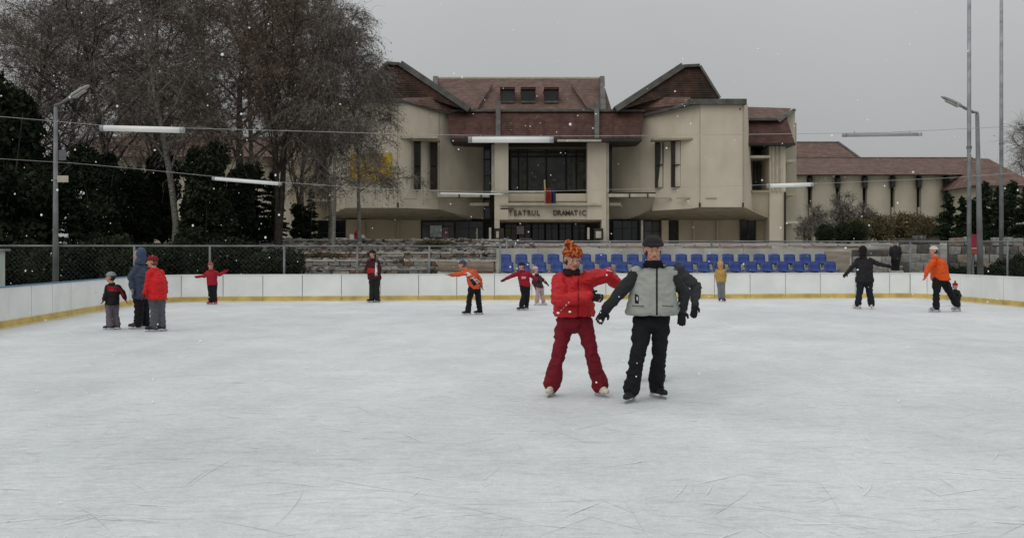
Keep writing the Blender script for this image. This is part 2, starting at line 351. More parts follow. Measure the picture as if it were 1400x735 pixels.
# ------------------------------------------------------------------ seating stand with blue seats
def seat_mesh():
    m = MB(); ny, nx = 7, 6; prof = [(-0.21, 0.02), (-0.19, 0.045), (0.0, 0.0), (0.15, 0.0), (0.19, 0.05), (0.225, 0.2), (0.25, 0.37)]
    for th in (0, 1):
        for j, (y, z) in enumerate(prof):
            for i in range(nx):
                u = i / (nx-1) * 2 - 1; wd = 0.225 if j < 5 else 0.215; lift = 0.035 * u * u
                if j >= 5: m.v.append(Vector((u * wd, y - lift + th * 0.022, z - (0.03 * abs(u)**3 if j == 6 else 0))))
                else: m.v.append(Vector((u * wd, y, z + lift - th * 0.022)))
    n = nx; N0 = ny * nx
    for j in range(ny-1):
        for i in range(nx-1):
            a = j*n+i; m.f.append((a, a+1, a+n+1, a+n)); m.f.append((N0+a, N0+a+n, N0+a+n+1, N0+a+1))
    ring = [i for i in range(nx)] + [j*n+nx-1 for j in range(1, ny)] + [(ny-1)*n+i for i in range(nx-2, -1, -1)] + [j*n for j in range(ny-2, 0, -1)]
    for a, b in zip(ring, ring[1:] + ring[:1]): m.f.append((a, b, b+N0, a+N0))
    return m
def stand():
    ang = math.atan2(1.9, 25.35); ox, oy = -0.35, 34.6
    t = empty('seating_stand', (ox, oy, 0), 'low spectator stand with two rows of blue plastic seats behind the far boards', 'seating stand', rz=ang)
    def lb(x0, x1, y0, y1, z0, z1, name, m, bev=0):
        mbx = MB().box(x0, x1, y0, y1, z0, z1); mbx.v = [v + Vector((ox, oy, 0)) for v in mbx.v]; return mbx.build(name, m, t, bevel=bev)
    W = 12.3
    lb(-0.1, W, -0.3, 0.55, 0.02, 0.72, 'lower_tier', M_stand); lb(-0.1, W, 0.56, 1.75, 0.02, 1.0, 'upper_tier', M_stand)
    for i in range(8):
        lb(-0.1 + i * (W + 0.1) / 8 + 0.01, -0.1 + (i+1) * (W + 0.1) / 8 - 0.01, 1.78, 1.82, 0.1, 1.70 + R.uniform(-0.01, 0.01), 'back_panel', M_stand)
    for i in range(3): lb(W + 0.03, W + 1.0, 1.78 - i*0.01, 1.83, 0.1 + i*0.5, 0.58 + i*0.5, 'end_panel', M_tan)
    sm = seat_mesh(); first = None
    for row, (yy, zz) in enumerate(((0.05, 0.86), (0.95, 1.13))):
        for i in range(21):
            x = 0.2 + i * 0.583 + (0.05 if i > 9 else 0) + R.uniform(-0.01, 0.01)
            if first is None:
                me = bpy.data.meshes.new('seat'); me.from_pydata([tuple(v) for v in sm.v], [], sm.f)
                bm = bmesh.new(); bm.from_mesh(me); bmesh.ops.recalc_face_normals(bm, faces=bm.faces); bm.to_mesh(me); bm.free()
                me.materials.append(M_seat); me.shade_smooth(); first = me
                br = MB().box(-0.03, 0.03, -0.1, 0.1, -0.15, -0.02); bme = bpy.data.meshes.new('seat_bracket')
                bme.from_pydata([tuple(v) for v in br.v], [], br.f); bme.materials.append(M_steel)
            o = link_mesh('seat', first, t); o.location = (x, yy, zz); o.rotation_euler = (R.uniform(-.02,.02), 0, R.uniform(-.03,.03))
            k = link_mesh('bracket', bme, o)
stand()
# ------------------------------------------------------------------ terraces, stone walls
STONES = [mat('stone_pale', (0.44, 0.42, 0.37), 0.9, 0.25, 3, bump=0.6, bscale=12), mat('stone_grey', (0.29, 0.28, 0.255), 0.9, 0.25, 3, bump=0.6, bscale=12),
          mat('stone_brown', (0.27, 0.215, 0.165), 0.9, 0.3, 3, bump=0.6, bscale=12), mat('stone_dark', (0.11, 0.105, 0.095), 0.9, 0.3, 3, bump=0.6, bscale=12),
          mat('stone_rust', (0.20, 0.115, 0.08), 0.9, 0.3, 3, bump=0.6, bscale=12)]
M_core = mat('wall_core', (0.09, 0.085, 0.075), 0.95, 0.3)
def block_mesh(m):
    me_ = []
    for k in range(3):
        rr = random.Random(k); b = MB().box(-.5, .5, -.5, .5, -.5, .5)
        b.v = [v + Vector((rr.uniform(-.05, .05), rr.uniform(-.06, .06), rr.uniform(-.06, .06))) for v in b.v]
        me = bpy.data.meshes.new('stone_block'); me.from_pydata([tuple(v) for v in b.v], [], b.f)
        bm = bmesh.new(); bm.from_mesh(me); bmesh.ops.bevel(bm, geom=list(bm.edges), offset=0.05, segments=1, affect='EDGES'); bm.to_mesh(me); bm.free()
        me.materials.append(m); me_.append(me)
    return me_
BL = [block_mesh(m) for m in STONES]
def stone_wall(name, x0, x1, y, z0, z1, bh, bw, label, cat, pal, rz=0, depth=0.5, rag=0.0, top=None, missing=0.0):
    t = empty(name, (x0, y, z0), label, cat, rz=rz); L = x1 - x0
    core = MB().box(0.05, L - 0.05, 0.12, depth, 0.0, z1 - z0 - 0.06 - rag); core.v = [v + Vector((x0, y, z0)) for v in core.v]; core.build('core', M_core, t)
    rows = max(1, round((z1 - z0) / bh)); h = (z1 - z0) / rows
    for r in range(rows):
        x = -R.uniform(0, 0.3) * bw
        while x < L:
            wd = bw * R.uniform(0.6, 1.4)
            if not (r == rows - 1 and R.random() < missing):
                cx0, cx1 = max(0, x), min(L, x + wd)
                if cx1 - cx0 > 0.1:
                    o = link_mesh('stone_block', R.choice(BL[R.choice(pal)]), t)
                    o.scale = (cx1 - cx0 - 0.025, depth * 0.5, h - 0.02); o.location = ((cx0 + cx1) / 2, depth * 0.22 + R.uniform(-0.04, 0.03), h * (r + 0.5) + (R.uniform(-rag, rag) if r == rows-1 else 0))
                    o.rotation_euler = (R.uniform(-.02, .02), R.uniform(-.015, .015), R.uniform(-.03, .03))
            x += wd
    if top is not None:
        x = 0
        while x < L:
            wd = min(R.uniform(0.9, 1.5), L - x)
            if wd > 0.2:
                o = link_mesh('slab', BL[top][0], t); o.scale = (wd - 0.02, depth * 0.9, 0.07); o.location = (x + wd / 2, depth * 0.35, z1 - z0 + 0.035)
            x += wd
    return t
# stepped terraces left of the stand
for i in range(6):
    Y = 39.0 + i * 2.7; z0 = max(0, ground_z(0, Y) - 0.25) if i else 0.0; z1 = 0.46 + i * 0.345
    xa = (382 - CX) / F * Y - R.uniform(0, .5); xb = (600 + i * 22 - CX) / F * Y + R.uniform(-.4, .4)
    stone_wall('terrace_wall', xa, xb, Y, z0, z1, 0.2, 0.62, ['lowest', 'second lowest', 'third', 'fourth', 'fifth', 'topmost'][i] + ' stone terrace wall of the slope left of the blue seats', 'terrace wall', [0, 1, 1, 2, 3, 1, 4], rz=0.02, top=R.choice([0, 1]), rag=0.03)
# tan low parapets right of them
stone_wall('parapet', (598 - CX) / F * 40, (690 - CX) / F * 40, 40, 0.0, 1.18, 0.39, 1.9, 'low tan parapet of wide blocks just left of the blue seats', 'parapet', [2, 0, 2], top=0)
stone_wall('parapet', (640 - CX) / F * 50, (1180 - CX) / F * 50, 50, 0.8, 1.88, 0.36, 2.2, 'long tan parapet above the blue seats before the theatre entrance', 'parapet', [2, 0, 2], top=0)
# stone walls on the right, behind the skater in orange
stone_wall('stone_wall', (1168 - CX) / F * 42, (1218 - CX) / F * 42, 42, 0.0, 1.72, 0.34, 0.75, 'pale stacked stone wall right of the blue seats behind the black coated skater', 'stone wall', [0, 0, 1, 1], missing=0.3)
stone_wall('stone_wall', (1233 - CX) / F * 43, (1288 - CX) / F * 43, 43, 0.0, 2.28, 0.36, 0.7, 'tall grey stacked stone wall behind the fence, left of the red board', 'stone wall', [0, 1, 1, 3, 1], rag=0.05, missing=0.2)
stone_wall('stone_wall', (1300 - CX) / F * 44, (1400 - CX) / F * 44, 44, 0.0, 2.2, 0.36, 0.6, 'rough brown and grey stone wall behind the tall right hand poles', 'stone wall', [1, 3, 2, 1], rag=0.05, missing=0.3)
for i in range(4):
    Y = 40 + i * 1.0
    stone_wall('step_wall', (1216 - CX) / F * Y, (1236 - CX) / F * Y, Y, 0.0, 0.3 + 0.2 * i, 0.2, 0.5, ['lowest', 'second', 'third', 'highest'][i] + ' stone step between the two pale stone walls on the right', 'step', [0, 1], top=0)
# rubble and planting on the terraces (nobody could count it)
V = []; Fq = []
for i in range(2600):
    x0 = R.uniform(-12.5, 1.2); y = R.uniform(39.5, 53); s = R.uniform(0.03, 0.13); z = max(ground_z(x0, y), 0.46 + int((y - 39) / 2.7) * 0.345) + s * 0.3
    b = len(V)
    for k in range(8): V.append((x0 + s * ((k & 1) * 2 - 1) * R.uniform(.5, 1.2), y + s * ((k >> 1 & 1) * 2 - 1) * R.uniform(.5, 1.2), z + s * ((k >> 2) * 2 - 1) * R.uniform(.5, 1)))
    for f in ((0,1,3,2),(4,6,7,5),(0,4,5,1),(1,5,7,3),(3,7,6,2),(2,6,4,0)): Fq.append(tuple(b + q for q in f))
tag(link_mesh('rubble', np_mesh('rubble', V, Fq, mat('rubble_mix', (0.08, 0.06, 0.05), 0.95, col2=(0.38, 0.36, 0.33), scale=1.7, lo=0.42, hi=0.66))), kind='stuff')

# ------------------------------------------------------------------ the theatre
YB = 80.0
th = empty('theatre_building', (3.0, 80, 2.05), 'large beige theatre with dark red tiled towers and glazed entrance portico behind the rink', 'theatre')
PZ = 2.05
def part(name, m, mbx, parent=th, **k): return mbx.build(name, m, parent, **k)
def ybase(Y): return HY - (PZ - 0.05 - CAMZ) * F / Y      # pixel row of the plaza at distance Y
def win(px0, py0, px1, py1, Y, mg=M_glass, mv=(), mh=(), fr=0.07, parent=th, fm=M_dark, d=0.12):
    """window: frame object with pane child; front plane at Y (in front of wall)"""
    a = at(px0, py0, Y); b = at(px1, py1, Y); f = MB()
    f.box(a.x, b.x, Y, Y + d, a.z - fr, a.z); f.box(a.x, b.x, Y, Y + d, b.z, b.z + fr)
    f.box(a.x, a.x + fr, Y + 0.002, Y + d, b.z + fr, a.z - fr); f.box(b.x - fr, b.x, Y + 0.002, Y + d, b.z + fr, a.z - fr)
    for q in mv: x = at(q, 0, Y).x; f.box(x - fr/2, x + fr/2, Y + 0.004, Y + d, b.z + fr, a.z - fr)
    for q in mh: z = at(0, q, Y).z; f.box(a.x + fr, b.x - fr, Y + 0.008, Y + d, z - fr/2, z + fr/2)
    fo = part('window', fm, f, parent)
    lvl = 0; p = parent
    while p is not None: lvl += 1; p = p.parent
    g = MB().box(a.x + fr*0.5, b.x - fr*0.5, Y + d - 0.04, Y + d - 0.02, b.z + fr*0.5, a.z - fr*0.5)
    part('pane', mg, g, fo if lvl < 2 else parent); return fo
# --- core volume behind everything
part('core_wall', M_wall2, MB().pbox(600, 190, 895, 341, 88, 14))
part('core_wall', M_wallfar, MB().pbox(478, 160, 600, 341, 86, 14))
part('core_wall', M_wallfar, MB().pbox(895, 160, 1010, 341, 88, 12))
# --- upper roof with three dormers
f = [at(597, 107, 88), at(823, 107, 88), at(838, 156, 80.6), at(585, 156, 80.6)]
part('upper_roof', M_roof2, MB().slab(f, [at(597, 107, 88) + Vector((0, 8, -1)), at(823, 107, 88) + Vector((0, 8, -1)), at(838, 156, 80.6) + Vector((0, 16, 0)), at(585, 156, 80.6) + Vector((0, 16, 0))]))
part('ridge_cap', M_trim, MB().pbox(597, 105.5, 823, 108, 87.9, 0.5))
part('roof_fin', M_flash, MB().pslab([(592, 104, 86), (598.5, 104, 86), (598.5, 150, 80.4), (590, 150, 80.4)], 1.0))
part('roof_fin', M_flash, MB().pslab([(820.5, 104, 86), (826.5, 104, 86), (828.5, 150, 80.4), (821, 150, 80.4)], 1.0))
# hipped valley strips on the upper roof
for a, b in (((672, 118, 86.2), (650, 152, 81)), ((782, 118, 86.2), (806, 152, 81))):
    p0 = at(*a); p1 = at(*b); p0.y -= 0.5; p1.y -= 0.5; part('roof_hip', M_roof2, MB().tube([p0, p1], 0.16, 6))
for px in (685, 713.5, 745.5):
    Y = 82.6; d = part('dormer', M_roof, MB().pbox(px - 1.5, 119, px + 19, 122, Y - 0.25, 3).pbox(px - 1, 122, px + 0.8, 140, Y, 2).pbox(px + 17, 122, px + 18.6, 140, Y, 2))
    g = part('pane', M_glass, MB().pbox(px + 0.8, 122, px + 17, 138, Y + 0.15, 0.1), d); part('sill', M_flash, MB().pbox(px - 1, 138, px + 18.6, 140.5, Y - 0.1, 0.5), d)
# --- lower mansard over the portico
part('front_roof', M_roof, MB().slab([at(612, 152, 79.6), at(880, 152, 79.6), at(877, 189, 77.2), at(616, 189, 77.2)], [at(612, 152, 79.6) + Vector((0, 1, 0)), at(880, 152, 79.6) + Vector((0, 1, 0)), at(877, 189, 77.2) + Vector((0, 4, 0)), at(616, 189, 77.2) + Vector((0, 4, 0))]))
part('roof_gutter', M_flash, MB().pbox(610, 149.5, 882, 152.6, 79.3, 1.4))
part('eave_board', M_dark, MB().pbox(615.5, 189, 877.5, 193, 77.0, 4.2))
for px in (681, 816): part('roof_rib', M_flash, MB().pslab([(px - 3.2, 138, 79.3), (px + 3.2, 138, 79.3), (px + 3.2, 189, 76.9), (px - 3.2, 189, 76.9)], 0.5))
for px in (636, 658, 700, 722, 744, 766, 788, 838, 858): part('roof_seam', M_roof, MB().pslab([(px - .5, 153, 79.5), (px + .5, 153, 79.5), (px + .5, 188, 77.15), (px - .5, 188, 77.15)], 0.2))
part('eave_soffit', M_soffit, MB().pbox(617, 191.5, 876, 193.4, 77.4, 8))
part('cornice', M_trim, MB().pbox(762, 190.5, 822, 193.6, 76.85, 0.1))
# --- portico piers
for (x0, x1) in ((676, 695), (803, 829)):
    pr = part('pier', M_wall, MB().pbox(x0, 193.5, x1, 300.2, 78, 1.4))
part('pier', M_wall, MB().pbox(676, 300.4, 683, ybase(78), 78, 1.4)); part('pier', M_wall, MB().pbox(822.5, 300.4, 829, ybase(78), 78, 1.4))
part('pier_edge', M_trim, MB().pbox(829.2, 193.6, 832.5, ybase(78), 78.3, 1.0)); part('pier_edge', M_trim, MB().pbox(672, 197, 675.8, 262, 78.3, 1.0))
part('inscription_beam', M_wall, MB().pbox(695.1, 279.5, 802.9, 300, 78.12, 1.1))
part('beam_cap', M_trim, MB().pbox(684, 277.8, 822, 280.6, 77.8, 0.5))
# --- glazed recess above the beam
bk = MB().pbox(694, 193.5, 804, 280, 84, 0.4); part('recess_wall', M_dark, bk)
glz = win(697, 196, 803, 262, 83, M_glass2, mv=(709, 721, 747, 774, 788), mh=(208, 214), fr=0.13)
for a, b, c, d_ in ((713, 217, 719, 259), (727, 238, 735, 256), (776, 217, 783, 259), (753, 245, 766, 256), (789, 222, 802, 245)):
    part('curtain', mat('grey_curtain', (0.16, 0.16, 0.145), 0.9, 0.3, 2), MB().pbox(a, b, c, d_, 82.98 + 0.01, 0.04))
part('balcony_floor', M_wall2, MB().pbox(695.2, 276, 802.8, 279.4, 78.3, 4.8))
part('balcony_parapet', M_wall, MB().pbox(695.2, 264.5, 745.6, 275, 78.5, 0.25)); part('balcony_parapet', M_wall, MB().pbox(749.5, 264.5, 802.8, 275, 78.5, 0.25))
part('balcony_rail', M_trim, MB().pbox(671, 260.6, 745, 263.4, 77.75, 0.12))
part('painted_ledge_shadow', M_dark, MB().pbox(695.2, 275.2, 802.8, 277.6, 78.7, 0.2))  # dark strip stands in for the shade in the gap below the parapet
# inscription: dark metal letters
M_letter = mat('dark_bronze_letters', (0.085, 0.06, 0.045), 0.6, 0.4, 2)
def word(txt, px, py, step, hh, Y):
    for i, ch in enumerate(txt):
        cu = bpy.data.curves.new('letter', 'FONT'); cu.body = ch; cu.size = 1.0; cu.extrude = 0.06; cu.align_x = 'CENTER'; cu.offset = 0.01
        tmp = bpy.data.objects.new('tmp', cu); C.objects.link(tmp); bpy.context.view_layer.update()
        me = bpy.data.meshes.new_from_object(tmp.evaluated_get(bpy.context.evaluated_depsgraph_get())); bpy.data.objects.remove(tmp); bpy.data.curves.remove(cu)
        me.name = 'letter'; me.materials.clear(); me.materials.append(M_letter)
        o = bpy.data.objects.new('letter', me); C.objects.link(o); o.parent = th; p = at(px + (i + .42) * step, py + hh, Y) - Vector(th.location)
        o.location = p; o.rotation_euler = (math.radians(90), 0, 0); h_ = hh / F * Y / .70; o.scale = (h_ * .86, h_, 1)
word('TEATRUL', 695.5, 287, 6.3, 7.2, 78.03); word('DRAMATIC', 757, 287, 5.6, 7.2, 78.03)
# --- ground floor of the portico
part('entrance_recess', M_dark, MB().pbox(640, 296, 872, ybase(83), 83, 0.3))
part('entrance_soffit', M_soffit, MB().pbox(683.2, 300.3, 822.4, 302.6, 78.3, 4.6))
for i in range(6):
    x0 = 690 + i * 18.6; win(x0, 303.5, x0 + 17.6, ybase(82.6) - .3, 82.6, M_glass, mv=(x0 + 8.8,), mh=(312,), fr=0.06)
part('poster', mat('pale_poster', (0.55, 0.5, 0.52), 0.7, 0.2, 9), MB().pbox(706.5, 309, 716.5, 320, 81.6, 0.05))
part('poster', mat('yellowed_poster', (0.22, 0.20, 0.08), 0.7, 0.4, 9), MB().pbox(692, 313, 698, 321, 82.3, 0.05))
for x0 in (668.5, 803): part('light_post', M_trim, MB().pbox(x0, 311, x0 + 3, 327, 77.6, 0.2))
for x0 in (676, 812):
    pn = part('notice_board', M_dark, MB().pbox(x0, 312, x0 + 13, 328, 77.4, 0.2)); part('notice', M_trim, MB().pbox(x0 + 2.5, 316, x0 + (6 if x0 < 700 else 10), 325, 77.36, 0.03), pn)
part('rust_stain_strip', mat('rust_stain', (0.16, 0.12, 0.08), 0.9, 0.3), MB().pbox(684, 284.3, 703, 286, 77.98 + .02, 0.03))
# dark slots beside the piers
win(661, 197, 671.5, 300, 80.5, M_glass, mh=(218, 240, 262), fr=0.1); win(833, 197, 836.5, 268, 80.5, M_glass, mh=(230,), fr=0.06)
# --- side links between portico and towers (recessed plain walls)
part('link_wall', M_wall, MB().pslab([(617, 192, 80.2), (661, 192, 82.2), (661, 263, 82.2), (617, 263, 80.2)], 0.5))
part('link_wall', M_wall, MB().pslab([(836.6, 192, 82.2), (876, 192, 80.2), (876, 263, 80.2), (836.6, 263, 82.2)], 0.5))
part('link_wall_lower', M_wall, MB().pslab([(600.4, 268.3, 79.3), (661, 268.3, 81.4), (661, 299, 82.6), (640, 299, 82.2), (600.4, 287, 79.6)], 0.5))
part('link_wall_lower', M_wall, MB().pslab([(833, 268, 81.4), (892, 268, 79.0), (892, 288, 80), (860, 299, 82), (833, 300, 83)], 0.5))
for a, b in ((598, 669), (831, 897)):
    part('ledge', M_trim, MB().pbox(a, 264.8, b, 269, 78.2, 3.2)); part('ledge_rail', M_dark, MB().pbox(a, 262.8, b, 264.4, 78.3, 0.2))
    for q in (a + 29, b - 12): part('ledge_bracket', M_dark, MB().pbox(q, 264.3, q + 1.6, 271, 78.1, 0.08))
part('lower_ledge', M_trim, MB().pbox(642, 277, 668, 281, 79, 1.5)); part('lower_ledge', M_trim, MB().pbox(833, 277, 849, 281, 79, 1.5))
# --- towers.  front facet, slanted facet, side
def tower(front, slant, Yf, Ys, side, top_f, top_s, name):
    """front=(x0,x1); slant=(x0,x1) with far end at Ys; bottoms slope back to the ground floor"""
    pass
# left tower
part('tower_wall', M_wall, MB().pslab([(468, 138, 77), (543.4, 138, 77), (543.4, 284, 77), (472, 284, 77)], 0.5))
part('tower_wall', M_wall, MB().pslab([(544, 138, 77.05), (560, 141, 77.5), (600, 150, 79.2), (600, 268, 79.2), (600, 286, 79.2), (544, 284, 77.05)], 0.5))
part('tower_wall', M_wall, MB().pslab([(600.5, 150, 79.25), (618, 154, 80.2), (618, 263, 80.2), (600.5, 263, 79.25)], 0.5))
part('tower_side', M_wall, MB().slab([at(468, 138, 77), at(472, 284, 77), at(448, 295, 82), at(444, 140, 82)], [at(468, 138, 77) + Vector((.4, .4, 0)), at(472, 284, 77) + Vector((.4, .4, 0)), at(448, 295, 82) + Vector((.4, .4, 0)), at(444, 140, 82) + Vector((.4, .4, 0))]))
# right tower
part('tower_wall', M_wall, MB().pslab([(957.4, 142, 77), (1017, 142, 77), (1017, 283, 77), (957.4, 283, 77)], 0.5))
part('tower_wall', M_wall, MB().pslab([(876, 157, 80.2), (945, 142, 77.5), (956.8, 142, 77.05), (956.8, 283, 77.05), (945, 285, 77.5), (892, 288, 79.4), (892, 268, 79.4), (876, 268, 80.2)], 0.5))
part('tower_side', M_wall, MB().slab([at(1017.4, 142, 77.05), at(1022, 142, 80.5), at(1030, 290, 80.5), at(1017.4, 283, 77.05)], [at(1017, 142, 77.05) + Vector((-.4, .3, 0)), at(1022, 142, 80.5) + Vector((-.4, .3, 0)), at(1030, 290, 80.5) + Vector((-.4, .3, 0)), at(1017, 283, 77.05) + Vector((-.4, .3, 0))]))
for x, Y in ((957.1, 76.98), (1016.2, 76.95), (543.7, 76.98)): part('wall_joint', M_soffit, MB().pbox(x - .35, 143, x + .35, 283, Y, 0.03))
# sloping soffits under the towers
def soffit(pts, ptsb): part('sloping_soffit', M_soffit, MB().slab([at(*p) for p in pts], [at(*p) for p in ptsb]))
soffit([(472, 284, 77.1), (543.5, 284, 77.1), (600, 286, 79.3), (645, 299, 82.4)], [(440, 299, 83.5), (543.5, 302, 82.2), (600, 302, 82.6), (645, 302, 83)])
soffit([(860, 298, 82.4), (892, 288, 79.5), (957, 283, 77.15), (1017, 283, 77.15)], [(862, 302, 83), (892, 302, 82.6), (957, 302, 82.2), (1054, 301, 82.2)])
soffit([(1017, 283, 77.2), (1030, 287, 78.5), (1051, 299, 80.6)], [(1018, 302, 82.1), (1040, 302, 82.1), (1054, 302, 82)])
# tower slit windows, lintels and stain ledges
for (x0, x1, y0, y1, Y, pm) in ((566, 575, 193, 259, 77.75, M_glass), (588, 598, 193, 259, 78.55, M_dark), (896, 907, 192, 257, 79.2, M_glass), (918, 931, 192, 256, 78.35, M_dark)):
    win(x0, y0, x1, y1, Y - 0.35, mat('olive_dark_pane', (0.04, 0.04, 0.025), 0.3, 0.4, 1) if pm is M_glass else mat('brown_dark_pane', (0.05, 0.032, 0.026), 0.3, 0.4, 1), mh=(225,), fr=0.06, d=0.3)
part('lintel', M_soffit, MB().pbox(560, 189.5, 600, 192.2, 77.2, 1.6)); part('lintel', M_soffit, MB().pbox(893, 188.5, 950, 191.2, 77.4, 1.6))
part('drip_ledge', M_trim, MB().pbox(548, 186, 598, 189, 77.0, 1.2)); 
for (a, b, y, Y) in ((900, 918, 270, 78.3), (925, 946, 270, 77.5), (965, 980, 270, 76.95), (552, 570, 271, 77.0), (582, 596, 271, 78.2)):
    part('ledge_drain', M_soffit, MB().pbox(a, y, b, y + 1.6, Y, 0.12))
for (x, Y) in ((957, 76.9), (1016, 76.9), (544, 76.9)): part('scupper', M_dark, MB().pbox(x - 1, 277, x + 1, 283, Y, 0.2))
part('scupper', M_dark, MB().pbox(1011, 148, 1013, 150, 76.95, 0.1)); part('scupper', M_dark, MB().pbox(478, 145, 480, 150, 76.95, 0.1))
# banner
part('banner', mat('faded_yellow_banner', (0.42, 0.22, 0.02), 0.8, col2=(0.62, 0.45, 0.05), scale=1.3, detail=8), MB().pbox(479, 210, 536, 249, 76.8, 0.06))
# --- tower roofs (steep dark gables with zinc verges over a lower pink slope)
def gable(apexl, apexr, outer, inner, innertip, Y, lowpts):
    back = 7.0
    pts = [outer, apexl, apexr, innertip, inner] if outer[0] < inner[0] else [outer, apexr, apexl, innertip, inner]
    f = [at(p[0], p[1], Y + (0.9 if p in (apexl, apexr) else 0)) for p in pts]
    bko = [q + Vector((0, back, 0)) for q in f]
    part('gable_roof', M_roof3, MB().slab(f, bko))
    a0 = at(*outer, Y - 0.15); al = at(*(apexl if outer[0] < inner[0] else apexr), Y + 0.6); ar = at(*(apexr if outer[0] < inner[0] else apexl), Y + 0.6); a1 = at(*innertip, Y - 0.15)
    def verge(p, q, r, m):
        d = (q - p).normalized(); nrm = Vector((-d.z, 0, d.x)); nrm = nrm if nrm.z > 0 else -nrm
        qs = [p - nrm * r * .3, q - nrm * r * .3, q + nrm * r, p + nrm * r]; part('roof_verge', m, MB().slab(qs, [v + Vector((0, back, 0)) for v in qs]))
    verge(a0, al, 0.13, M_flash); verge(al, ar, 0.17, M_flash); verge(ar, a1, 0.36, M_flash)
    part('lower_slope', M_roof2, MB().slab([at(*p) for p in lowpts], [at(*p) + Vector((0, 3.5, 0.1)) for p in lowpts]))
gable((528, 87), (546, 88), (488, 134), (588, 135), (640, 151), 78.6, [(549, 134, 77.9), (590, 133, 78.6), (622, 147, 80.0), (628, 155, 79.7), (600, 150.4, 78.7), (560, 141, 77.2)])
gable((935, 91), (957, 90), (984, 134), (900, 135), (843, 151), 78.6, [(880, 134, 79.6), (908, 133, 78.6), (944, 133, 77.9), (944, 142, 76.9), (878, 158, 79.9), (850, 151, 80.4)])
part('fascia', M_flash, MB().pbox(464, 134, 549, 139.4, 76.6, 2)); part('fascia', M_flash, MB().pbox(943, 135, 1021, 142.4, 76.6, 3.6))
def edgebar(a, b, r): part('fascia', M_flash, MB().tube([at(*a), at(*b)], r, 6))
edgebar((549, 137, 77.0), (600, 151, 78.9), 0.17); edgebar((600, 151, 78.9), (628, 156, 79.9), 0.17); edgebar((944, 142, 76.9), (876, 158.5, 79.9), 0.17)
# flat roof slabs closing the towers
part('tower_roof_deck', M_flash, MB().slab([at(466, 139.5, 77.3), at(549, 139.5, 77.3), at(612, 153, 80.4), at(612, 153, 87), at(466, 139.5, 87)], [q + Vector((0, 0, -0.3)) for q in (at(466, 139.5, 77.3), at(549, 139.5, 77.3), at(612, 153, 80.4), at(612, 153, 87), at(466, 139.5, 87))]))
part('tower_back_wall', M_wall2, MB().box(at(470, 0, 86).x, at(600, 0, 86).x, 85, 86, PZ, at(0, 141, 86).z))
part('tower_back_wall', M_wall2, MB().box(at(885, 0, 86).x, at(1016, 0, 86).x, 85, 86, PZ, at(0, 144, 86).z))
# --- ground floor below the towers
part('ground_floor_wall', M_wall2, MB().pbox(928, 300, 1053, ybase(82), 82, 0.6))
for x in (949, 981): part('pilaster', M_wall2, MB().pbox(x - 1.4, 302.2, x + 1.4, ybase(81.8), 81.8, 0.25))
win(1012, 300.5, 1033.5, 333.5, 81.8, M_glass, mv=(1022.5,), mh=(328,), fr=0.07)
win(838, 301, 877, ybase(81.9), 82.2, M_glass, mv=(851, 864), mh=(312,), fr=0.06)
part('pillar', M_trim, MB().pbox(876.5, 301, 879.3, ybase(81), 81, 0.3)); part('pillar', M_wall2, MB().pbox(905, 301, 914, ybase(81.4), 81.4, 0.6))
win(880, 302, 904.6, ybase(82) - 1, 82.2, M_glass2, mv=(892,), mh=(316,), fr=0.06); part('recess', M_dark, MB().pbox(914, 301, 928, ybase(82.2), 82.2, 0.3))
part('ground_floor_wall', M_wall2, MB().pbox(473, 300, 575, ybase(82), 82, 0.6))
for x in (497, 544): part('pilaster', M_wall2, MB().pbox(x - 1.4, 302.2, x + 1.4, ybase(81.8), 81.8, 0.25))
win(434, 301, 473, ybase(82.2) - .5, 82.2, M_glass, mv=(453,), mh=(318,), fr=0.07)
part('snow_heap_sill', M_snow, MB().pbox(456, 325, 475, 333, 80.9, 0.5))
win(576, 303, 621, ybase(82.2) - .5, 82.2, M_glass2, mv=(591, 606), mh=(309,), fr=0.06); part('poster', mat('pale_poster2', (0.40, 0.42, 0.42), 0.7, 0.3, 3), MB().pbox(588, 308, 604, 324, 81.9, 0.05))
part('poster', mat('rose_poster', (0.25, 0.15, 0.16), 0.7, 0.3, 3), MB().pbox(605, 311, 613, 326, 81.9, 0.05))
win(622, 302, 661, ybase(82.4) - .5, 82.4, M_glass, mv=(641,), mh=(312,), fr=0.06)
part('pillar', M_trim, MB().pbox(651, 312, 653.5, 334, 81.4, 0.2))
# --- end bay right of the right tower
part('end_wall', M_wall, MB().pbox(1052, 200, 1074, ybase(80), 80, 6)); part('end_wall', M_wall, MB().pslab([(1020.5, 262, 80.02), (1052, 262, 80.02), (1052, 299.5, 80.7), (1031, 288, 80.7), (1020.5, 285, 80.7)], 0.6))
part('end_wall', M_wall, MB().pbox(1021, 196, 1052, 303, 83, 0.5)); part('end_wall', M_wall, MB().pbox(1020.6, 198, 1026, 262, 80.03, 3))
win(1031, 199, 1046, 213, 82.6, M_glass, fr=0.08); win(1030, 217, 1045, 259, 82.6, M_glass2, mv=(1035,), fr=0.1)
for (a, b, y) in ((1024, 1053, 212.5), (1028, 1053, 260)): part('balcony_slab', M_trim if y < 250 else M_soffit, MB().pbox(a, y, b, y + 3.2, 79.6, 3.2))
for x in (1056, 1061.5, 1067): part('wall_rib', M_trim, MB().pbox(x, 197, x + 2, 262, 79.8, 0.25))
part('corner_wall', M_wallfar, MB().pbox(1073.6, 168, 1089, ybase(83), 83, 6)); part('downpipe', M_dark, MB().pbox(1072.6, 262, 1074.8, 332, 79.8, 0.2))
for y in (218, 264, 302): part('balcony_slab', M_trim if y != 264 else M_soffit, MB().pbox(1074, y, 1088 if y < 300 else 1094, y + 3.4, 80.5, 2.5))
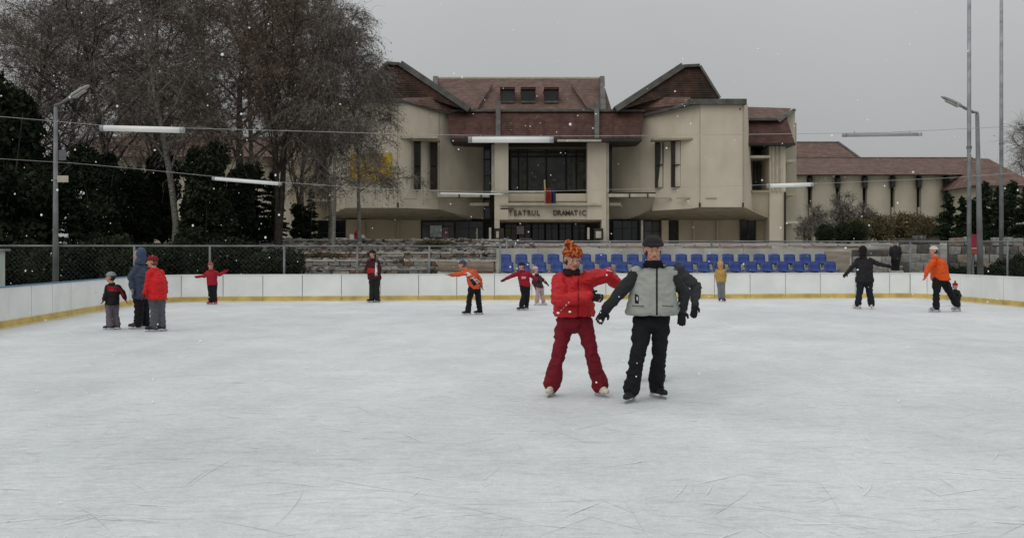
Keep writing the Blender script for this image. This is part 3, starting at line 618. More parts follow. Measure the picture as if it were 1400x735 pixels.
part('end_roof', M_roof, MB().slab([at(1020, 163, 81.3), at(1076, 163, 81.3), at(1087, 196, 79.2), at(1021, 196, 79.2)], [q + Vector((0, 5, -.1)) for q in (at(1020, 163, 81.3), at(1076, 163, 81.3), at(1087, 196, 79.2), at(1021, 196, 79.2))]))
part('end_roof', M_roof2, MB().slab([at(1018, 146, 84.5), at(1082, 148, 84.5), at(1070, 164, 81.2), at(1020, 164, 81.2)], [q + Vector((0, 5, -.1)) for q in (at(1018, 146, 84.5), at(1082, 148, 84.5), at(1070, 164, 81.2), at(1020, 164, 81.2))]))
part('roof_beam', M_flash, MB().pslab([(1062, 163, 80.6), (1086, 148, 82.5), (1089, 151, 82.5), (1066, 167, 80.6)], 1)); part('roof_beam', M_flash, MB().pbox(1022, 161.5, 1062, 164.5, 80.5, 1))
part('parapet_wall', M_wall, MB().pslab([(1080, 152, 82.6), (1087, 153, 82.6), (1087, 196, 82.6), (1078, 196, 82.6), (1073, 170, 82.6)], 3)); part('eave_board', M_dark, MB().pbox(1020.5, 195.6, 1088, 198.2, 79.0, 4))
# --- end bay left of the left tower, seen through the twigs
part('end_wall', M_wall2, MB().pbox(398, 196, 470, ybase(84), 84, 5)); part('end_roof', M_roof, MB().slab([at(404, 142, 84), at(470, 138, 84), at(470, 190, 80), at(396, 190, 80)], [q + Vector((0, 5, -.1)) for q in (at(404, 142, 84), at(470, 138, 84), at(470, 190, 80), at(396, 190, 80))]))
for y in (183, 215, 252, 272): part('balcony_slab', M_trim, MB().pbox(418, y, 470, y + 3, 80.2, 3.8))
win(430, 218, 446, 250, 83.7, M_glass, mv=(438,), fr=0.1); win(452, 198, 466, 213, 83.7, M_glass, fr=0.1); win(448, 222, 462, 250, 83.7, M_glass, fr=0.1)
part('end_pillar', M_trim, MB().pbox(418, 262, 428, ybase(81), 81, 1))

# ------------------------------------------------------------------ low wings
def bay(x0, x1, y0, y1, Y, bulge=0.5, n=9):
    a = at(x0, y0, Y); b = at(x1, y1, Y); m = MB(); fr = []; bk = []
    for k in range(n + 1):
        u = k / n; x = a.x + (b.x - a.x) * u; yy = Y - bulge * (1 - (2 * u - 1) ** 2) + .25 * u
        for z in (b.z, a.z): m.v.append(Vector((x, yy, z)))
    for k in range(n + 1):
        for z in (b.z, a.z): m.v.append(Vector((a.x + (b.x - a.x) * k / n, Y + .6, z)))
    o = 2 * (n + 1)
    for k in range(n):
        q = 2 * k; m.f += [(q, q+2, q+3, q+1), (o+q, o+q+1, o+q+3, o+q+2), (q, o+q, o+q+2, q+2), (q+1, q+3, o+q+3, o+q+1)]
    m.f += [(0, 1, o+1, o), (2*n, o+2*n, o+2*n+1, 2*n+1)]; return m
def wing(name, xs, Y, y_eave, y_top, roof_hip, label, slots, xr0, xr1):
    t = empty(name, (at(xs[0], 0, Y).x, Y, PZ), label, 'building')
    n = len(slots) + 1; edges = [xs[0]] + slots + [xs[1]]
    for i in range(n):
        part('wall_panel', M_wallfar, bay(edges[i] + (4.6 if i else 0), edges[i+1] - 0.4, y_eave, ybase(Y), Y), t)
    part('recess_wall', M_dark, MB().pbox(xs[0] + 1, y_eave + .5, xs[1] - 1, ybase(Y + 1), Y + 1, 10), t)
    for s in slots:
        w_ = part('window', M_dark, MB().pbox(s - 0.4, y_eave + 4, s + 5.2, y_eave + 18, Y - 0.35, 0.35), t); part('pane', M_glass, MB().pbox(s + 0.4, y_eave + 6, s + 4.4, y_eave + 16, Y - 0.38, 0.02), w_)
        part('slot_sill', M_wallfar, MB().pbox(s + 0.1, 283, s + 3.2, 297, Y + 0.3, 0.2), t)
    f = [at(xr0, y_top, Y + 6), at(xr1, y_top, Y + 6), at(roof_hip, y_eave, Y - 1.5), at(xs[0], y_eave, Y - 1.5)]
    part('roof', M_roof2, MB().slab(f, [f[0] + Vector((0, .5, -.1)), f[1] + Vector((0, .5, -.1)), f[2] + Vector((0, 13, 0)), f[3] + Vector((0, 13, 0))]), t)
    part('eave_board', M_dark, MB().pbox(xs[0], y_eave - .6, roof_hip, y_eave + 1.2, Y - 0.85, 0.5), t)
    part('ridge_cap', M_flash, MB().pbox(xr0, y_top - 1.2, xr1, y_top + .5, Y + 5.9, 0.6), t)
    return t
wr = wing('wing_building', (1089, 1326), 104, 238.5, 216, 1330, 'long low wing with red roof and vertical window slots right of the theatre', [1106, 1144, 1181, 1219, 1255, 1292], 1089, 1330)
part('roof', M_roof2, MB().slab([at(1089, 195, 116), at(1146, 195, 116), at(1176, 217, 111), at(1089, 217, 111)], [q + Vector((0, 6, -.1)) for q in (at(1089, 195, 116), at(1146, 195, 116), at(1176, 217, 111), at(1089, 217, 111))]), wr)
part('roof_hip', M_flash, MB().tube([at(1146, 194.5, 116), at(1177, 217, 110.8)], 0.15, 6), wr); part('ridge_cap', M_flash, MB().pbox(1089, 193.5, 1147, 195.6, 115.9, 0.5), wr)
win(1293, 247, 1301, 277, 103.5, M_glass, parent=wr, mh=(262,))
for (a, b) in ((1120, 1140), (1158, 1178), (1262, 1285)): part('string_course', M_soffit, MB().pbox(a, 292, b, 294, 103.8, 0.2), wr)
an = empty('annex_building', (at(1330, 0, 98).x, 98, PZ), 'square annex with hipped red roof at the right end of the low wing', 'building')
part('wall', M_wallfar, MB().pbox(1330, 256, 1416, ybase(98), 98, 12), an)
q4 = [at(1330, 254, 97), at(1490, 254, 97), at(1420, 206, 106), at(1345, 217, 104), ]
q4 = [at(1326, 255, 97), at(1424, 256, 97), at(1352, 217, 105), at(1330, 216, 105)]
part('roof', M_roof2, MB().slab([q4[3], q4[2], q4[1], q4[0]], [q4[3] + Vector((0, 1, -.1)), q4[2] + Vector((0, 1, -.1)), q4[1] + Vector((0, 14, 0)), q4[0] + Vector((0, 14, 0))]), an)
part('eave_board', M_dark, MB().pbox(1327, 253.5, 1424, 256.4, 96.8, 0.5), an)
win(1344, 258, 1357, 278, 97.8, M_glass, parent=an, mv=(1350,)); win(1372, 262, 1390, 284, 97.8, M_glass, parent=an, mv=(1381,)); win(1344, 292, 1357, 316, 97.8, M_glass, parent=an, mv=(1350,))
wl = wing('wing_building', (120, 398), 104, 214, 188, 400, 'low beige wing with red roof half hidden behind the bare trees on the left', [150, 188, 226, 264, 302, 340, 372], 128, 398)
ab = empty('block_building', (at(150, 0, 125).x, 125, PZ), 'taller pale building glimpsed through the tree crowns at far left', 'building')
part('wall', M_wallfar, MB().pbox(160, 120, 252, ybase(125), 125, 14), ab)
for y in (130, 160, 190, 220):
    for x in (170, 196, 222): win(x, y, x + 14, y + 16, 124.7, M_glass, parent=ab, mv=(x + 7,))
q = [at(166, 92, 130), at(246, 92, 130), at(256, 121, 124.4), at(156, 121, 124.4)]
part('roof', M_roof2, MB().slab(q, [q[0] + Vector((0, 1, -.1)), q[1] + Vector((0, 1, -.1)), q[2] + Vector((0, 16, 0)), q[3] + Vector((0, 16, 0))]), ab)

# plaza paving in front of the theatre
mb = MB().box(-40, 62, 56, 104, 2.0, 2.09); tag(mb.build('plaza', mat('plaza_paving', (0.42, 0.41, 0.39), 0.9, 0.3, 0.5, bump=0.3)), kind='structure')
# flag on the balcony and stall before the ground floor
fl = empty('flag', at(746, 279, 77.4), 'small red and blue flag on a pale pole leaning over the theatre balcony', 'flag')
part('flag_pole', mat('pale_yellow_pole', (0.5, 0.42, 0.2), 0.6), MB().tube([at(746, 279, 77.4), at(744.5, 246, 76.9)], 0.07, 6), fl)
def cloth(x0, x1, m):
    g = MB(); n = 6
    for j in range(n + 1):
        for i in range(3):
            x = x0 + (x1 - x0) * i / 2; p = at(x, 257 + 21 * j / n, 76.9); p.y += 0.18 * math.sin(i * 1.7 + x * .6 + j * .5); g.v.append(p)
    for j in range(n):
        for i in range(2): a = j*3+i; g.f.append((a, a+1, a+4, a+3))
    o = part('flag_cloth', m, g, fl); md = o.modifiers.new('solid', 'SOLIDIFY'); md.thickness = 0.03
cloth(746, 753.5, mat('red_flag_cloth', (0.22, 0.03, 0.03), 0.8, 0.2, 3)); cloth(753.5, 760, mat('navy_flag_cloth', (0.03, 0.03, 0.10), 0.8, 0.2, 3))
bx = empty('display_cart', (at(488, 0, 79).x, 79, PZ), 'small white and red cart before the shaded ground floor of the left tower', 'cart')
part('side_panel', M_white, MB().pbox(478, 320, 484, 335, 79, 0.5), bx); part('side_panel', M_white, MB().pbox(493, 321, 498, 335, 79, 0.5), bx)
part('front_panel', mat('red_painted_panel', (0.30, 0.03, 0.03), 0.5, 0.2), MB().pbox(484.2, 318, 492.8, 334, 79, 0.5), bx); part('awning', mat('red_awning', (0.30, 0.04, 0.03), 0.7), MB().pslab([(483, 319, 78.7), (488, 314, 79), (493, 319, 78.7)], 0.8), bx)
# ------------------------------------------------------------------ trees
def frames(P):
    T = np.gradient(P, axis=1); T /= np.linalg.norm(T, axis=2, keepdims=True) + 1e-9
    ref = np.zeros_like(T); ref[..., 0] = 0.8; ref[..., 1] = 0.6
    A = np.cross(T, ref); A /= np.linalg.norm(A, axis=2, keepdims=True) + 1e-9; B = np.cross(T, A); return A, B
def tubes(P, Rr, n):
    """P (N,k,3) Rr (N,k) -> verts, quads"""
    P = np.asarray(P, float); Rr = np.asarray(Rr, float); N, k = Rr.shape; A, B = frames(P)
    g = np.arange(n) * 2 * math.pi / n
    V = P[:, :, None, :] + Rr[:, :, None, None] * (A[:, :, None, :] * np.cos(g)[None, None, :, None] + B[:, :, None, :] * np.sin(g)[None, None, :, None])
    idx = np.arange(N * k * n).reshape(N, k, n)
    q = np.stack([idx[:, :-1, :], np.roll(idx, -1, 2)[:, :-1, :], np.roll(idx, -1, 2)[:, 1:, :], idx[:, 1:, :]], -1).reshape(-1, 4)
    return V.reshape(-1, 3), q
def join(parts):
    V = []; Q = []; n = 0
    for v, q in parts: V.append(v); Q.append(q + n); n += len(v)
    return np.concatenate(V), np.concatenate(Q)
def quads(Pc, size, rng, vert=0.0):
    N = len(Pc); a = rng.normal(size=(N, 3)); a /= np.linalg.norm(a, axis=1, keepdims=True); b = np.cross(a, rng.normal(size=(N, 3))); b /= np.linalg.norm(b, axis=1, keepdims=True)
    s = size * rng.uniform(0.5, 1.3, (N, 1)); b = b * 0.55; 
    V = np.stack([Pc - a*s, Pc + b*s, Pc + a*s, Pc - b*s], 1).reshape(-1, 3); return V, np.arange(N * 4).reshape(N, 4)
def grow(p0, d0, L, k, rng, droop, wob):
    P = [p0]; d = d0 / np.linalg.norm(d0); st = L / (k - 1)
    for i in range(k - 1):
        d = d + rng.normal(size=3) * wob; d[2] -= droop * (i + 1) / k; d /= np.linalg.norm(d); P.append(P[-1] + d * st)
    return np.array(P)
def bare_tree(seed, H, spread, droop, n1=26, n2=9, n3=18, twig_r=0.009, start=0.22, upright=0.9, leaves=5000, leaf=0.05, trunk_r=0.2, forks=1, twl=(0.7, 1.9)):
    rng = np.random.default_rng(seed); wood6 = []; rad6 = []; l1s = []; l2s = []; tw = []
    for fk in range(forks):
        d = np.array([0, 0, 1.0]) + (rng.normal(size=3) * np.array([.16, .16, 0]) if forks > 1 else 0)
        tr = grow(np.zeros(3) + (rng.normal(size=3) * [.15, .15, 0] if forks > 1 else 0), d, H * (1 - 0.12 * fk), 14, rng, -0.02, 0.045); wood6.append(tr); rad6.append(np.linspace(trunk_r * (1 - .2 * fk), 0.025, 14) + np.array([trunk_r * .35] + [0] * 13))
        for i in range(n1):
            t = start + (1 - start) * (i + rng.uniform(0, .8)) / n1; f = t * 13; j = min(12, int(f)); p = tr[j] + (tr[j+1] - tr[j]) * (f - j)
            az = i * 2.4 + rng.uniform(-.5, .5); prof = math.sin(min(1, (1.04 - t) / (1.04 - start) * 1.15) * math.pi * 0.5) ** 0.8
            L = spread * max(0.16, prof) * rng.uniform(0.75, 1.2)
            dd = np.array([math.cos(az), math.sin(az), upright * rng.uniform(0.6, 1.4)])
            l1s.append((grow(p, dd, L, 9, rng, droop * .45, 0.13), 0.012 + trunk_r * 0.36 * (1 - t * .75)))
    for b, r in l1s:
        for j in range(n2):
            t = rng.uniform(0.15, 1.0); f = t * 7.99; q = int(f); p = b[q] + (b[q+1] - b[q]) * (f - q)
            d = (b[min(8, q+1)] - b[q]); d /= np.linalg.norm(d); d = d + rng.normal(size=3) * 0.65; d[2] += 0.15
            L = (0.35 + 0.45 * (1 - t)) * spread * rng.uniform(.35, .8); l2s.append(grow(p, d, L, 6, rng, droop, 0.2))
    for b in l2s + [x[0][2:8] for x in l1s]:
        for j in range(n3):
            t = rng.uniform(0.1, 1.0); f = t * 4.99; q = int(f); p = b[q] + (b[q+1] - b[q]) * (f - q)
            d = rng.normal(size=3); d[2] = abs(d[2]) * .3; d += (b[q+1] - b[q]) / (np.linalg.norm(b[q+1] - b[q]) + 1e-6) * 0.8
            tw.append(grow(p, d, rng.uniform(*twl), 4, rng, droop * 2.2, 0.28))
    v1 = tubes(np.array(wood6), np.array(rad6), 7)
    v2 = tubes(np.array([x[0] for x in l1s]), np.array([np.linspace(x[1], 0.012, 9) for x in l1s]), 5)
    v3 = tubes(np.array(l2s), np.tile(np.linspace(0.018, 0.007, 6), (len(l2s), 1)), 3)
    v4 = tubes(np.array(tw), np.tile(np.linspace(twig_r, twig_r * .5, 4), (len(tw), 1)), 3)
    parts = [v3, v4]
    if leaves:
        T = np.array(tw); pick = rng.integers(0, len(T), leaves); seg = rng.integers(1, 4, leaves); parts.append(quads(T[pick, seg] + rng.normal(size=(leaves, 3)) * 0.04, leaf, rng))
    return join([v1, v2]), join(parts)
def tree_meshes(name, seed, mw, mc, **k):
    a, b = bare_tree(seed, **k); return np_mesh('trunk', a[0], a[1], mw), np_mesh('crown', b[0], b[1], mc)
def place(kind, meshes, px, Y, H, h0, label, cat, group, rz=None, sx=1.0, z=None):
    x = (px - CX) / F * Y; t = empty(kind, (x, Y, (ground_z(x, Y) if z is None else z) - 0.05), label, cat, group, rz=R.uniform(0, 6.28) if rz is None else rz)
    s = H / h0; t.scale = (s * sx, s * sx, s)
    link_mesh('trunk', meshes[0], t); link_mesh('crown', meshes[1], t); return t
B1 = tree_meshes('b', 1, M_birch, M_twigr, H=18, spread=5.2, droop=0.30, n1=30, n2=8, n3=16, leaves=7000, leaf=0.07)
B2 = tree_meshes('b', 2, M_birch, M_twig, H=18, spread=5.0, droop=0.34, n1=28, n2=8, n3=15, leaves=4500, leaf=0.06)
B3 = tree_meshes('b', 3, M_bark, M_twig, H=16, spread=6.5, droop=0.12, n1=22, n2=9, n3=14, upright=0.8, leaves=6000, leaf=0.07, trunk_r=0.28)
B4 = tree_meshes('b', 4, M_bark, M_twigr, H=16, spread=6.2, droop=0.16, n1=24, n2=9, n3=14, upright=1.1, leaves=7000, leaf=0.075, trunk_r=0.26, forks=2)
B5 = tree_meshes('b', 5, M_birch, M_twig, H=15, spread=4.2, droop=0.42, n1=26, n2=9, n3=16, leaves=8000, leaf=0.07, twig_r=0.011, trunk_r=0.15)
GT = 'bare trees left of the theatre'
TREES = [  # kind, meshes, h0, px, Y, H, label
 ('bare_tree', B3, 16, 25, 50, 12.0, 'dark spreading bare tree at the far left edge of the photo'),
 ('bare_tree', B4, 16, 100, 54, 13.4, 'dark forked bare tree right behind the left street lamp'),
 ('bare_tree', B3, 16, 165, 50, 14.6, 'dark bare tree just right of the left street lamp'),
 ('birch_tree', B2, 18, 240, 49, 17.4, 'tall birch with pale trunk above the skater in red at left'),
 ('birch_tree', B1, 18, 300, 53, 18.6, 'reddish brown birch with dense hanging twigs, second birch from the left'),
 ('birch_tree', B1, 18, 345, 56, 19.4, 'tallest reddish birch, its bare trunk above the child with outstretched arms'),
 ('bare_tree', B4, 16, 378, 50, 15.4, 'brownish forked bare tree in front of the left wing of the theatre'),
 ('birch_tree', B2, 18, 452, 55, 17.6, 'pale twigged birch rising left of the theatre tower roof'),
 ('birch_tree', B5, 15, 492, 52, 11.6, 'thin weeping birch partly covering the yellow banner'),
 ('birch_tree', B5, 15, 455, 49, 11.5, 'thin weeping birch between the banner and the left end bay'),
 ('bare_tree', B3, 16, 60, 68, 15.8, 'hazy bare tree farther back at far left behind the lamp'),
 ('bare_tree', B4, 16, 205, 68, 18.0, 'bare tree farther back between the pale birch and the dark trees'),
 ('bare_tree', B3, 16, 330, 70, 20.5, 'broad bare tree farther back behind the reddish birches'),
 ('bare_tree', B4, 16, 410, 66, 15.5, 'bare tree farther back beside the left end bay of the theatre'),
 ('bare_tree', B3, 16, -70, 58, 12.5, 'spreading bare tree mostly outside the left edge of the photo'),
]
for k, ms, h0, px, Y, H, lab in TREES: place(k, ms, px, Y, H, h0, lab, 'tree', GT, sx={345: .8, 378: .72, 452: .64, 492: .95, 455: .9, 410: .7, 300: .85}.get(px, .95))
BT = tree_meshes('far', 9, M_bark, M_twig, H=12, spread=4.5, droop=0.1, n1=20, n2=8, n3=12, leaves=1500, leaf=0.06)
place('bare_tree', BT, 1398, 125, 15.0, 12, 'faint bare tree behind the annex roof at the right edge', 'tree', 'bare trees on the right')
place('bare_tree', BT, 1450, 118, 14.5, 12, 'bare tree behind the annex, just outside the right edge', 'tree', 'bare trees on the right')
# firs and dark evergreens
def fir(seed, H, rad, n=15000, m=M_fir):
    rng = np.random.default_rng(seed); tr = tubes(np.array([[[0,0,0],[0.03,0,H*.5],[0,0,H*.97]]]), np.array([[0.18, 0.1, 0.02]]) * H / 10, 6)
    br = []; 
    for i in range(int(H * 13)):
        t = rng.uniform(0.03, 0.99) ** 1.0; az = rng.uniform(0, 6.28); L = rad * (1 - t) ** 0.85 * rng.uniform(0.7, 1.15) + 0.12
        p = np.array([0, 0, H * t]); d = np.array([math.cos(az), math.sin(az), 0.15]); br.append(grow(p, d, L, 6, rng, 0.16, 0.05))
    B = np.array(br); tb = tubes(B, np.tile(np.linspace(0.025, 0.008, 6), (len(B), 1)), 3)
    LL = np.linalg.norm(B[:, 5] - B[:, 0], axis=1); pick = rng.choice(len(B), n, p=LL / LL.sum()); f = rng.uniform(0.1, 1, n) * 4.99; q = f.astype(int); f -= q
    P = B[pick, q] + (B[pick, q+1] - B[pick, q]) * f[:, None] + rng.normal(size=(n, 3)) * np.array([.10, .10, .07])
    lf = quads(P, 0.13, rng); return np_mesh('trunk', tr[0], tr[1], M_bark), np_mesh('crown', *join([tb, lf]), m)
def leafball(seed, n=14000, rx=1.0, rz=1.0, m=M_hedge, size=0.06, lobes=16):
    rng = np.random.default_rng(seed); c = rng.uniform(-1, 1, (lobes, 3)) * [.75 * rx, .6 * rx, .35 * rz if rz <= 1 else .72 * rz] + [0, 0, rz * .95]
    if rz > 1: c[:, :2] *= (1.25 - .38 * c[:, 2:3] / rz)
    r = rng.uniform(.3, .6, lobes)
    k = rng.integers(0, lobes, n); d = rng.normal(size=(n, 3)); d /= np.linalg.norm(d, axis=1, keepdims=True); P = c[k] + d * (r[k] * rng.uniform(.45, 1.1, n))[:, None] * [1, 1, 1.05]
    P[:, 2] = np.abs(P[:, 2]); st = tubes(np.array([grow(np.array([0, 0, 0.]), (c[i] - [0, 0, 0]), np.linalg.norm(c[i]), 4, rng, 0, .08) for i in range(lobes)]), np.tile(np.linspace(.04, .012, 4), (lobes, 1)), 4)
    return np_mesh('stems', st[0], st[1], M_bark), np_mesh('foliage', *quads(P, size, rng), m)
F1 = fir(21, 10, 2.4); F2 = fir(22, 10, 3.0, 17000); F3 = fir(23, 5, 1.5, 7000)
def place2(kind, ms, px, Y, s, label, group, names=('trunk', 'crown'), cat='tree', sc_=None):
    x = (px - CX) / F * Y; t = empty(kind, (x, Y, ground_z(x, Y) - 0.05), label, cat, group, rz=R.uniform(0, 6.28)); t.scale = sc_ or (s, s, s)
    link_mesh(names[0], ms[0], t); link_mesh(names[1], ms[1], t); return t
GF = 'dark evergreens under the bare trees'
E1 = leafball(51, n=26000, rx=1.0, rz=2.6, size=0.10, lobes=34); E2 = leafball(52, n=24000, rx=1.15, rz=2.0, size=0.10, lobes=28)
for px, Y, s, ms, lab in [
  (10, 45, 1.85, E1, 'tallest black-green evergreen tree at the far left edge'), (-45, 46, 1.5, E2, 'black-green evergreen tree just outside the left edge'), (60, 52, 1.25, E2, 'dark evergreen tree directly behind the left street lamp'),
  (134, 47, 1.15, E1, 'dark evergreen tree right of the left street lamp'), (182, 50, 1.05, E2, 'dark evergreen tree behind the skater in the blue hood'), (280, 47, 1.20, E1, 'dark evergreen tree just right of the pale birch trunk'),
  (322, 50, 1.10, E2, 'dark evergreen tree behind the far child with outstretched arms'), (222, 54, 1.1, E1, 'dark evergreen tree behind the pale birch trunk')]:
    place2('evergreen_tree', ms, px, Y, s, lab, GF)
for px, Y, s, ms, lab in [(352, 52, .44, F2, 'low dark fir between the child in red and the stone terraces'), (95, 46, .46, F2, 'low wide dark fir at the foot of the lamp'), (372, 56, .42, F2, 'short dark fir at the left end of the theatre ground floor'), (425, 58, .33, F1, 'smallest dark fir beside the theatre ground floor windows')]:
    place2('fir_tree', ms, px, Y, s, lab, GF)
place2('evergreen_shrub', E2, 412, 58, .62, 'big round dark evergreen shrub left of the red and white display cart', GF, ('stems', 'foliage'), 'shrub')
H1 = leafball(31, lobes=18); H2 = leafball(32, lobes=14); H3 = leafball(33, m=M_olive, lobes=16, n=7000)
GH = 'dark shrubs along the fence'
spots = [-30, 8, 48, 90, 130, 172, 214, 252, 292, 332, 368]
words = ['outside the left edge', 'at the left edge', 'left of the lamp pole', 'right of the lamp pole', 'left of the small child', 'behind the blue hooded skater', 'behind the skater in red', 'right of the skaters at left', 'behind the child with spread arms', 'right of the child with spread arms', 'where the stone terraces begin']
for i, (px, wd) in enumerate(zip(spots, words)):
    place2('evergreen_shrub', (H1, H2)[i % 2], px, 38.5 + (i * 7 % 5) * .5, 1, 'dark evergreen shrub behind the fence, ' + wd, GH, ('stems', 'foliage'), 'shrub', (1.15, 1.15, R.uniform(0.95, 1.3)))
# shrubs on the right
S1 = tree_meshes('s', 41, M_bark, M_twig, H=3.6, spread=1.5, droop=0.05, n1=10, n2=6, n3=7, twig_r=0.008, start=0.08, leaves=3000, leaf=0.05, trunk_r=0.06, forks=4, twl=(.25, .6))
for px, Y, H, lab in [(1118, 62, 2.5, 'grey bare bush beside the right end bay of the theatre'), (1150, 60, 3.1, 'tallest grey bare bush before the low wing'), (1182, 62, 2.6, 'grey bare bush left of the olive bushes'), (1100, 66, 1.9, 'small bare bush at the downpipe of the theatre')]:
    place('bare_bush', S1, px, Y, H, 3.6, lab, 'bush', 'grey bushes before the low wing')
for px, Y, s, lab in [(1205, 60, 1.1, 'olive brown bush above the pale stone wall'), (1240, 61, 1.2, 'olive brown bush at the middle of the low wing'), (1268, 60, 1.05, 'olive brown bush left of the right hand firs'), (1172, 58, .9, 'low olive bush behind the black coated skater')]:
    place2('olive_bush', H3, px, Y, s, lab, 'olive bushes before the low wing', ('stems', 'foliage'), 'bush')
for px, Y, s, ms, lab in [(1296, 58, .62, F3, 'small dark fir left of the two tall poles'), (1316, 60, .6, F3, 'small dark fir between the poles and the olive bush'), (1345, 60, .78, F3, 'pointed dark fir right of the right hand street lamp'), (1384, 58, .76, F3, 'pointed dark fir near the right edge'),
                          (1366, 52, .62, F3, 'low dark fir behind the rightmost tall pole'), (1405, 50, .66, F3, 'dark fir cut by the right edge'), (1330, 54, .5, F3, 'lowest dark fir behind the red board')]:
    place2('fir_tree', ms, px, Y, s * 1.0, lab, 'small firs on the right')
for px, Y, s, lab in [(1308, 41, .62, 'dark low shrub left of the red board'), (1352, 40.5, .7, 'dark low shrub right of the right lamp pole'), (1385, 41, .8, 'dark low shrub near the right edge'), (1415, 41, .9, 'dark low shrub outside the right edge'), (1130, 56, .7, 'dark low shrub behind the right end of the seats'), (1160, 56, .8, 'dark low shrub left of the pale stone wall')]:
    place2('evergreen_shrub', H2, px, Y, s, lab, 'dark shrubs on the right', ('stems', 'foliage'), 'shrub')
# withered ground plants on terraces
for px, Y, s, lab in [(600, 50, .7, 'low spreading brown plant clump at the right end of the terraces'), (440, 47, .7, 'low spreading dark plant clump at the left end of the terraces')]:
    place2('terrace_plant', H3, px, Y, s, lab, 'plant clumps on the terraces', ('stems', 'foliage'), 'plant', (s * 1.6, s, s * .42))

# ------------------------------------------------------------------ lamps, poles, cables
def street_lamp(base, top, arm_end, Y, r, label, sign=False):
    b = at(*base, Y); tp = at(*top, Y); ae = at(*arm_end, Y - 0.4); t = empty('street_lamp', (b.x, Y, 0), label, 'street lamp')
    part('pole', M_polegrey, MB().tube([(b.x, Y, 0), (b.x + (tp.x - b.x) * .5, Y, tp.z * .5), tuple(tp)], r * 1.05, 10, r * .62), t, smooth=True)
    d = (ae - tp); k0 = tp + d * 0.38; part('arm', M_polegrey, MB().tube([tp - Vector((0, 0, .15)), tp + Vector((0,0,.05)), tp + d * .12, k0], r * .5, 8), t, smooth=True)
    u = d.normalized(); L = d.length * 0.62; hw = 0.15; side = Vector((0, 1, 0)); up = u.cross(side); up = up if up.z > 0 else -up
    secs = [(0, .4, .5), (.25, .9, 1), (.6, 1, .95), (.9, .75, .6), (1, .35, .3)]; m = MB()
    for s, wy, wz in secs:
        c = k0 + u * L * s
        for g in range(8):
            an_ = g / 8 * 2 * math.pi; m.v.append(c + side * math.cos(an_) * hw * wy + up * math.sin(an_) * (0.09 if math.sin(an_) > 0 else 0.06) * wz)
    for i in range(4):
        for g in range(8): a = i*8+g; a2 = i*8+(g+1) % 8; m.f.append((a, a2, a2+8, a+8))
    m.f.append(tuple(range(7, -1, -1))); m.f.append(tuple(range(32, 40)))
    hd = part('lamp_head', mat('pale_lamp_housing', (0.42, 0.43, 0.42), 0.5, 0.15), m, t, smooth=True)
    q = MB(); cc = k0 + u * L * .5 - up * 0.055
    for s in (-1, 1):
        for v_ in (-1, 1): q.v.append(cc + u * L * .28 * s + side * .10 * v_)
    q.f.append((0, 1, 3, 2)); part('lens', mat('lamp_lens', (0.55, 0.56, 0.52), 0.25), MB().slab([q.v[0], q.v[1], q.v[3], q.v[2]], [v - up * .03 for v in (q.v[0], q.v[1], q.v[3], q.v[2])]), hd)
    if sign:
        part('sign_plate', M_trim, MB().pbox(78, 240, 93, 249, Y - .12, .03), t); part('sign_plate', mat('grey_sign', (.14, .14, .15), .6), MB().pbox(80, 205, 90, 219, Y - .12, .03), t); part('band', M_steel, MB().pbox(73, 243, 79, 245, Y - .09, .18), t)
    return t
street_lamp((76, 390), (76, 146), (122, 117), 31.5, 0.095, 'street lamp with slanted pale head in front of the dark trees at left', True)
street_lamp((1341, 378), (1336, 156), (1287, 132), 35.9, 0.11, 'street lamp with curved arm rising between the two tall poles')
for px, Y, top, lab in ((1325, 35.2, -75, 'very tall thin steel pole left of the right hand street lamp'), (1369, 41.5, -75, 'very tall thin steel pole nearest the right edge')):
    p = at(px, 0, Y); t = empty('tall_pole', (p.x, Y, 0), lab, 'pole'); H = at(0, top, Y).z
    part('shaft', M_steel, MB().tube([(p.x, Y, 0), (p.x, Y, H)], 0.078 if px < 1340 else 0.09, 10, 0.06), t, smooth=True); part('collar', M_polegrey, MB().tube([(p.x, Y, H * .42), (p.x, Y, H * .42 + .08)], 0.095, 10), t); part('base_plate', M_polegrey, MB().box(p.x - .2, p.x + .2, Y - .2, Y + .2, 0, .05), t)
def cable(name, pts, Y, tubes_, label, r=0.004):
    P = [at(x, y, Y) for x, y in pts]; t = empty('overhead_cable', P[0], label, 'cable')
    part('wire', mat('grey_wire', (0.33, 0.33, 0.33), .6), MB().tube(P, r, 5), t)
    return P
M_tube = mat('white_tube_lamp', (0.78, 0.78, 0.76), 0.35, 0.05, 4)
M_tubeg = mat('dull_grey_tube_lamp', (0.30, 0.31, 0.32), 0.5, 0.1, 4)
def tube_lamp(a, b, Y, r, label, m=M_tube):
    A = at(*a, Y); B = at(*b, Y); t = empty('tube_lamp', (A + B) / 2, label, 'lamp', 'tube lamps hanging on the cables'); u = (B - A).normalized()
    part('tube', m, MB().tube([A + u * .06, B - u * .06], r, 12), t, smooth=True); 
    for p, q in ((A, A + u * .06), (B - u * .06, B)): part('end_cap', M_steel, MB().tube([p, q], r * 1.04, 12), t, smooth=True)
    for s in (.15, .85): c = A.lerp(B, s); part('hanger', M_steel, MB().tube([c, c + Vector((0, 0, r + .03))], .006, 5), t)
cable('a', [(-420, 126), (20, 161), (140, 171.5), (212, 174), (400, 179), (560, 183.5), (700, 186), (860, 185.5), (1040, 183.5), (1205, 181.5), (1320, 176), (1400, 172), (1800, 140)], 15, [], 'upper overhead cable crossing the whole rink')
cable('b', [(-420, 178), (0, 217), (100, 223), (190, 231), (290, 241), (385, 249), (500, 257), (640, 262), (760, 261), (880, 258), (1050, 252.5), (1115, 251), (1300, 243), (1800, 205)], 20, [], 'lower overhead cable crossing the rink farther back')
